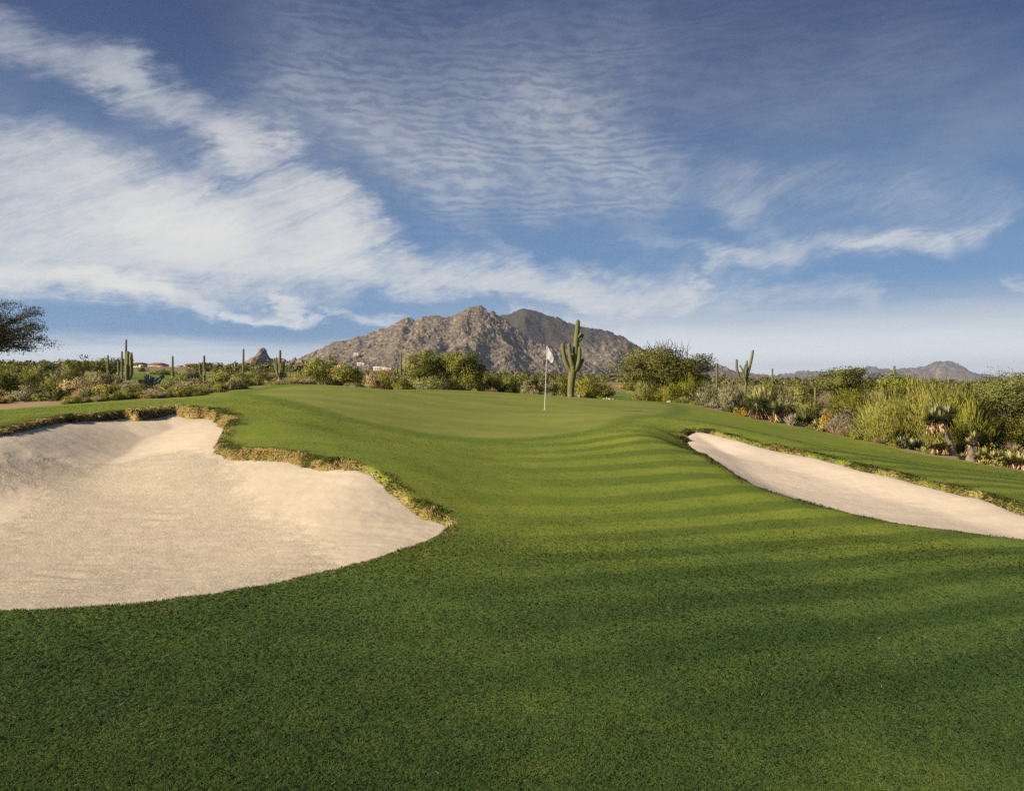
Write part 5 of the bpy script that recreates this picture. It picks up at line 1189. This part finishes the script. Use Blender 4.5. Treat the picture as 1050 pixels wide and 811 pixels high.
def house(u, v, wpx, hpx, y0, y1, wall, roof, hip, label, rz=0.0):
    x, Y = stand(u, v, y0, y1); k = Y / F; g = surface(x, Y); w, h, d = wpx * k, hpx * k, wpx * k * .6
    o = thing('house', label, 'house', (x, Y, g), 'houses on the desert slopes', rz)
    wh = h * (.68 if hip else .9); mb = MB(); mb.box((0, 0, wh / 2 - .6), (w, d, wh + 1.2)); mb.box((w * .32, -d * .38, wh * .42 - .6), (w * .34, d * .5, wh * .84 + 1.2)); mb.build('wall', M_STUC[wall], o)
    mr = MB()
    if hip:
        e = .5; a = [(-w / 2 - e, -d / 2 - e, wh), (w / 2 + e, -d / 2 - e, wh), (w / 2 + e, d / 2 + e, wh), (-w / 2 - e, d / 2 + e, wh), (-w * .25, 0, h), (w * .25, 0, h)]
        mr.add(a, [[0, 1, 5, 4], [1, 2, 5, 5], [2, 3, 4, 5], [3, 0, 4, 4], [0, 3, 2, 1]])
        b = [(w * .12, -d * .68, wh * .85), (w * .52, -d * .68, wh * .85), (w * .52, -d * .1, wh * .85), (w * .12, -d * .1, wh * .85), (w * .32, -d * .4, wh * 1.12)]
        mr.add(b, [[0, 1, 4, 4], [1, 2, 4, 4], [2, 3, 4, 4], [3, 0, 4, 4]])
    else:
        for (cx, cy, sx, sy, zz) in ((0, 0, w, d, wh), (w * .32, -d * .38, w * .34, d * .5, wh * .84)):
            for (ax_, ay, bx, by) in ((cx, cy - sy / 2, sx + .3, .3), (cx, cy + sy / 2, sx + .3, .3), (cx - sx / 2, cy, .3, sy - .3), (cx + sx / 2, cy, .3, sy - .3)): mr.box((ax_, ay, zz + .25), (bx, by, .5))
            mr.box((cx, cy, zz + .06), (sx - .3, sy - .3, .12))
    mr.build('roof', M_ROOF[roof], o)
    for wx in (-.36, -.2, -.04):
        f = MB(); f.box((wx * w, -d / 2 - .03, wh * .52), (w * .09, .08, wh * .34)); f.build('window', M_WIN, o)
    f = MB(); f.box((w * .32, -d * .63 - .03, wh * .3), (w * .10, .08, wh * .58)); f.build('door', M_WOOD, o)
house(162, 373.6, 18, 6.4, 420, 760, 'pink', 'red', True, 'wide house with a red tiled hip roof on the left slope')
house(143, 378.6, 13, 5.0, 300, 600, 'white', 'red', True, 'white walled house under a red roof beside the saguaro cluster')
house(25, 376, 9, 4, 400, 760, 'white', 'white', False, 'small white flat roofed house at the far left')
house(71, 373.5, 7, 3.2, 450, 760, 'tan', 'tan', False, 'small tan house peeping over the palo verde at left')
house(198, 381, 13, 5.0, 250, 560, 'pink', 'red', True, 'low reddish house left of the saguaro with one raised arm')
house(183, 375.2, 8, 3.6, 420, 760, 'white', 'tan', False, 'tiny pale house right of the red tiled hip roof')
house(346, 373, 9, 3.6, 900, 1600, 'brown', 'orange', True, 'brown house with an orange roof behind the airy palo verde')
house(352, 379.5, 11, 3.8, 600, 1600, 'white', 'white', False, 'white flat roofed house behind the airy palo verde')
house(366, 365.6, 6, 3.0, 1000, 1600, 'white', 'white', False, 'highest white house, perched on the mountain flank')
house(371, 376.4, 9, 3.0, 900, 1600, 'white', 'tan', False, 'pale house at the mountain foot right of the brown house')
house(391, 380.6, 15, 4, 600, 1600, 'white', 'white', False, 'long white house below the mountain, left of the dark clump')
house(399, 379.6, 8, 2.6, 900, 1600, 'pink', 'tan', False, 'pinkish house above the long white house')
house(510, 388.8, 6, 2.6, 600, 1600, 'white', 'white', False, 'small white house right of the dark clump')
house(529, 391, 8, 2.6, 500, 1600, 'white', 'tan', False, 'pale house seen over the brush left of the flagstick')

# ------------------------------------------------------------------ boulders
def boulder_material():
    m, nt, out = new_mat('pale_boulder'); pos = position(nt); n = noise(nt, pos, 6.0, 5, .65); t = attr(nt, 'tint')
    principled(nt, out, mixc(nt, t, mixc(nt, n, (0.24, 0.19, 0.15), (0.36, 0.29, 0.23)), mixc(nt, n, (0.50, 0.44, 0.36), (0.66, 0.60, 0.52))), .95, .1, n, .5, .03); return m
M_BOULDER = boulder_material()
def boulder(u, Y, wpx, hpx, white, label, group, seed):
    rng = np.random.default_rng(seed); x = (u - CX) / F * Y; k = Y / F; g = gz(x, Y)
    th = np.linspace(0, 2 * np.pi, 14, endpoint=False); ph = np.linspace(-np.pi / 2, np.pi / 2, 9); TH, PH = np.meshgrid(th, ph)
    v = np.stack([np.cos(TH) * np.cos(PH), np.sin(TH) * np.cos(PH), np.sin(PH)], -1).reshape(-1, 3)
    for _ in range(6):
        nrm = rand_unit(rng, 1)[0]; dd = v @ nrm; c = rng.uniform(.55, .85); v = v - np.outer(np.maximum(dd - c, 0), nrm)
    v = v * np.array([wpx / 2, wpx / 2 * .8, hpx * .62]) * k + np.array([0, 0, hpx * .38 * k])
    mb = MB(); mb.add(v, grid_faces(9, 14, True), white); o = mb.build('boulder', M_BOULDER); o.location = (x, Y, g); o.rotation_euler = (0, 0, rng.uniform(0, 6)); tag(o, label, 'boulder', group)
WB = 'white stones edging the far grass'
for j, (u, wp, hp, lab) in enumerate([(619, 4, 2.2, 'leftmost white stone of the short row right of the large saguaro'), (622, 3, 3.4, 'upright white stone in the short row right of the large saguaro'), (625.5, 4.6, 3.0, 'largest white stone in the middle of the short row'), (629, 3, 2.4, 'small white stone next to the largest of the short row'), (632.5, 3.6, 2.0, 'flat white stone at the right end of the short row')]):
    boulder(u, 43.5 - j * .15, wp, hp, 1.0, lab, WB, 300 + j)
for j, (u, Y, wp, hp, lab) in enumerate([(686, 37.0, 6, 2.4, 'tan stone below the brush at the back edge of the green'), (694, 36.6, 4.5, 3, 'angular grey-tan stone left of the grey dry brush'), (711, 36.2, 5, 2.2, 'low tan stone right of the grey dry brush'), (861, 27.6, 9, 6, 'brown stone beside the pale round dry tuft'), (893, 29.5, 12, 5, 'broad brown stone under the left of the palo verde thicket'), (562, 41.0, 7, 3.5, 'reddish stone below the dark yucca by the flagstick'), (572, 40.6, 5, 2.5, 'small pale stone at the foot of the dark yucca by the flagstick')]):
    boulder(u, Y, wp, hp, .1, lab, 'stones among the desert plants', 320 + j)

# ------------------------------------------------------------------ the flagstick
def build_flag():
    Y = 26.0; k = Y / F; x0 = (558.4 - CX) * k; g = gz(x0, Y)
    o = thing('golf_flagstick', 'white flagstick with a limp white flag standing in the hole on the green', 'flagstick', (x0, Y, g))
    mw, nt, out = new_mat('white_enamel'); principled(nt, out, (0.66, 0.66, 0.65), .45, .3)
    top = np.array([(561.0 - 558.4) * k, 0, ZC + (HZ - 354.0) * k - g]); t = np.linspace(0, 1, 8)[:, None]
    mb = MB(); mb.tube(np.array([0, 0, -.05]) * (1 - t) + top * t, np.linspace(.011, .009, 8), 10); mb.build('pole', mw, o, smooth=True)
    # limp cloth: hung by its short edge, its free corner dropping in folds
    nu, nv = 22, 16; U, V = np.meshgrid(np.linspace(0, 1, nu), np.linspace(0, 1, nv))
    hoist_top = top + np.array([.012, 0, -.03]); hoist_bot = top * .80
    hp = hoist_top[None, None] * (1 - V[..., None]) + hoist_bot[None, None] * V[..., None]
    drop = np.stack([U * .215 - .05 * U * V, .016 * np.sin(U * 8 + V * 2.0) * U - .05 * U, -U * (.40 - .24 * V)], -1)
    drop[..., 0] += .012 * np.sin(V * 7 + U * 4) * U
    v = (hp + drop).reshape(-1, 3); f = grid_faces(nv, nu)
    mf, nt, out = new_mat('flag_cloth'); c = mixc(nt, 0.0, (0.70, 0.70, 0.69), (0.7, 0.7, 0.7)); leaf_shader(nt, out, c, .35, .8, .05, False)
    mb = MB(); mb.add(v, f); fl = mb.build('flag', mf, o, smooth=True)
    mc, nt, out = new_mat('cup_plastic'); principled(nt, out, (0.6, 0.6, 0.58), .5, .3)
    th = np.linspace(0, 2 * np.pi, 20, endpoint=False); mb = MB(); ring = lambda r, z: np.stack([np.cos(th) * r, np.sin(th) * r, np.full(20, z)], 1)
    mb.add(np.vstack([ring(.054, .004), ring(.060, .006), ring(.060, -.03)]), grid_faces(3, 20, True)); mb.build('cup', mc, o)
build_flag()
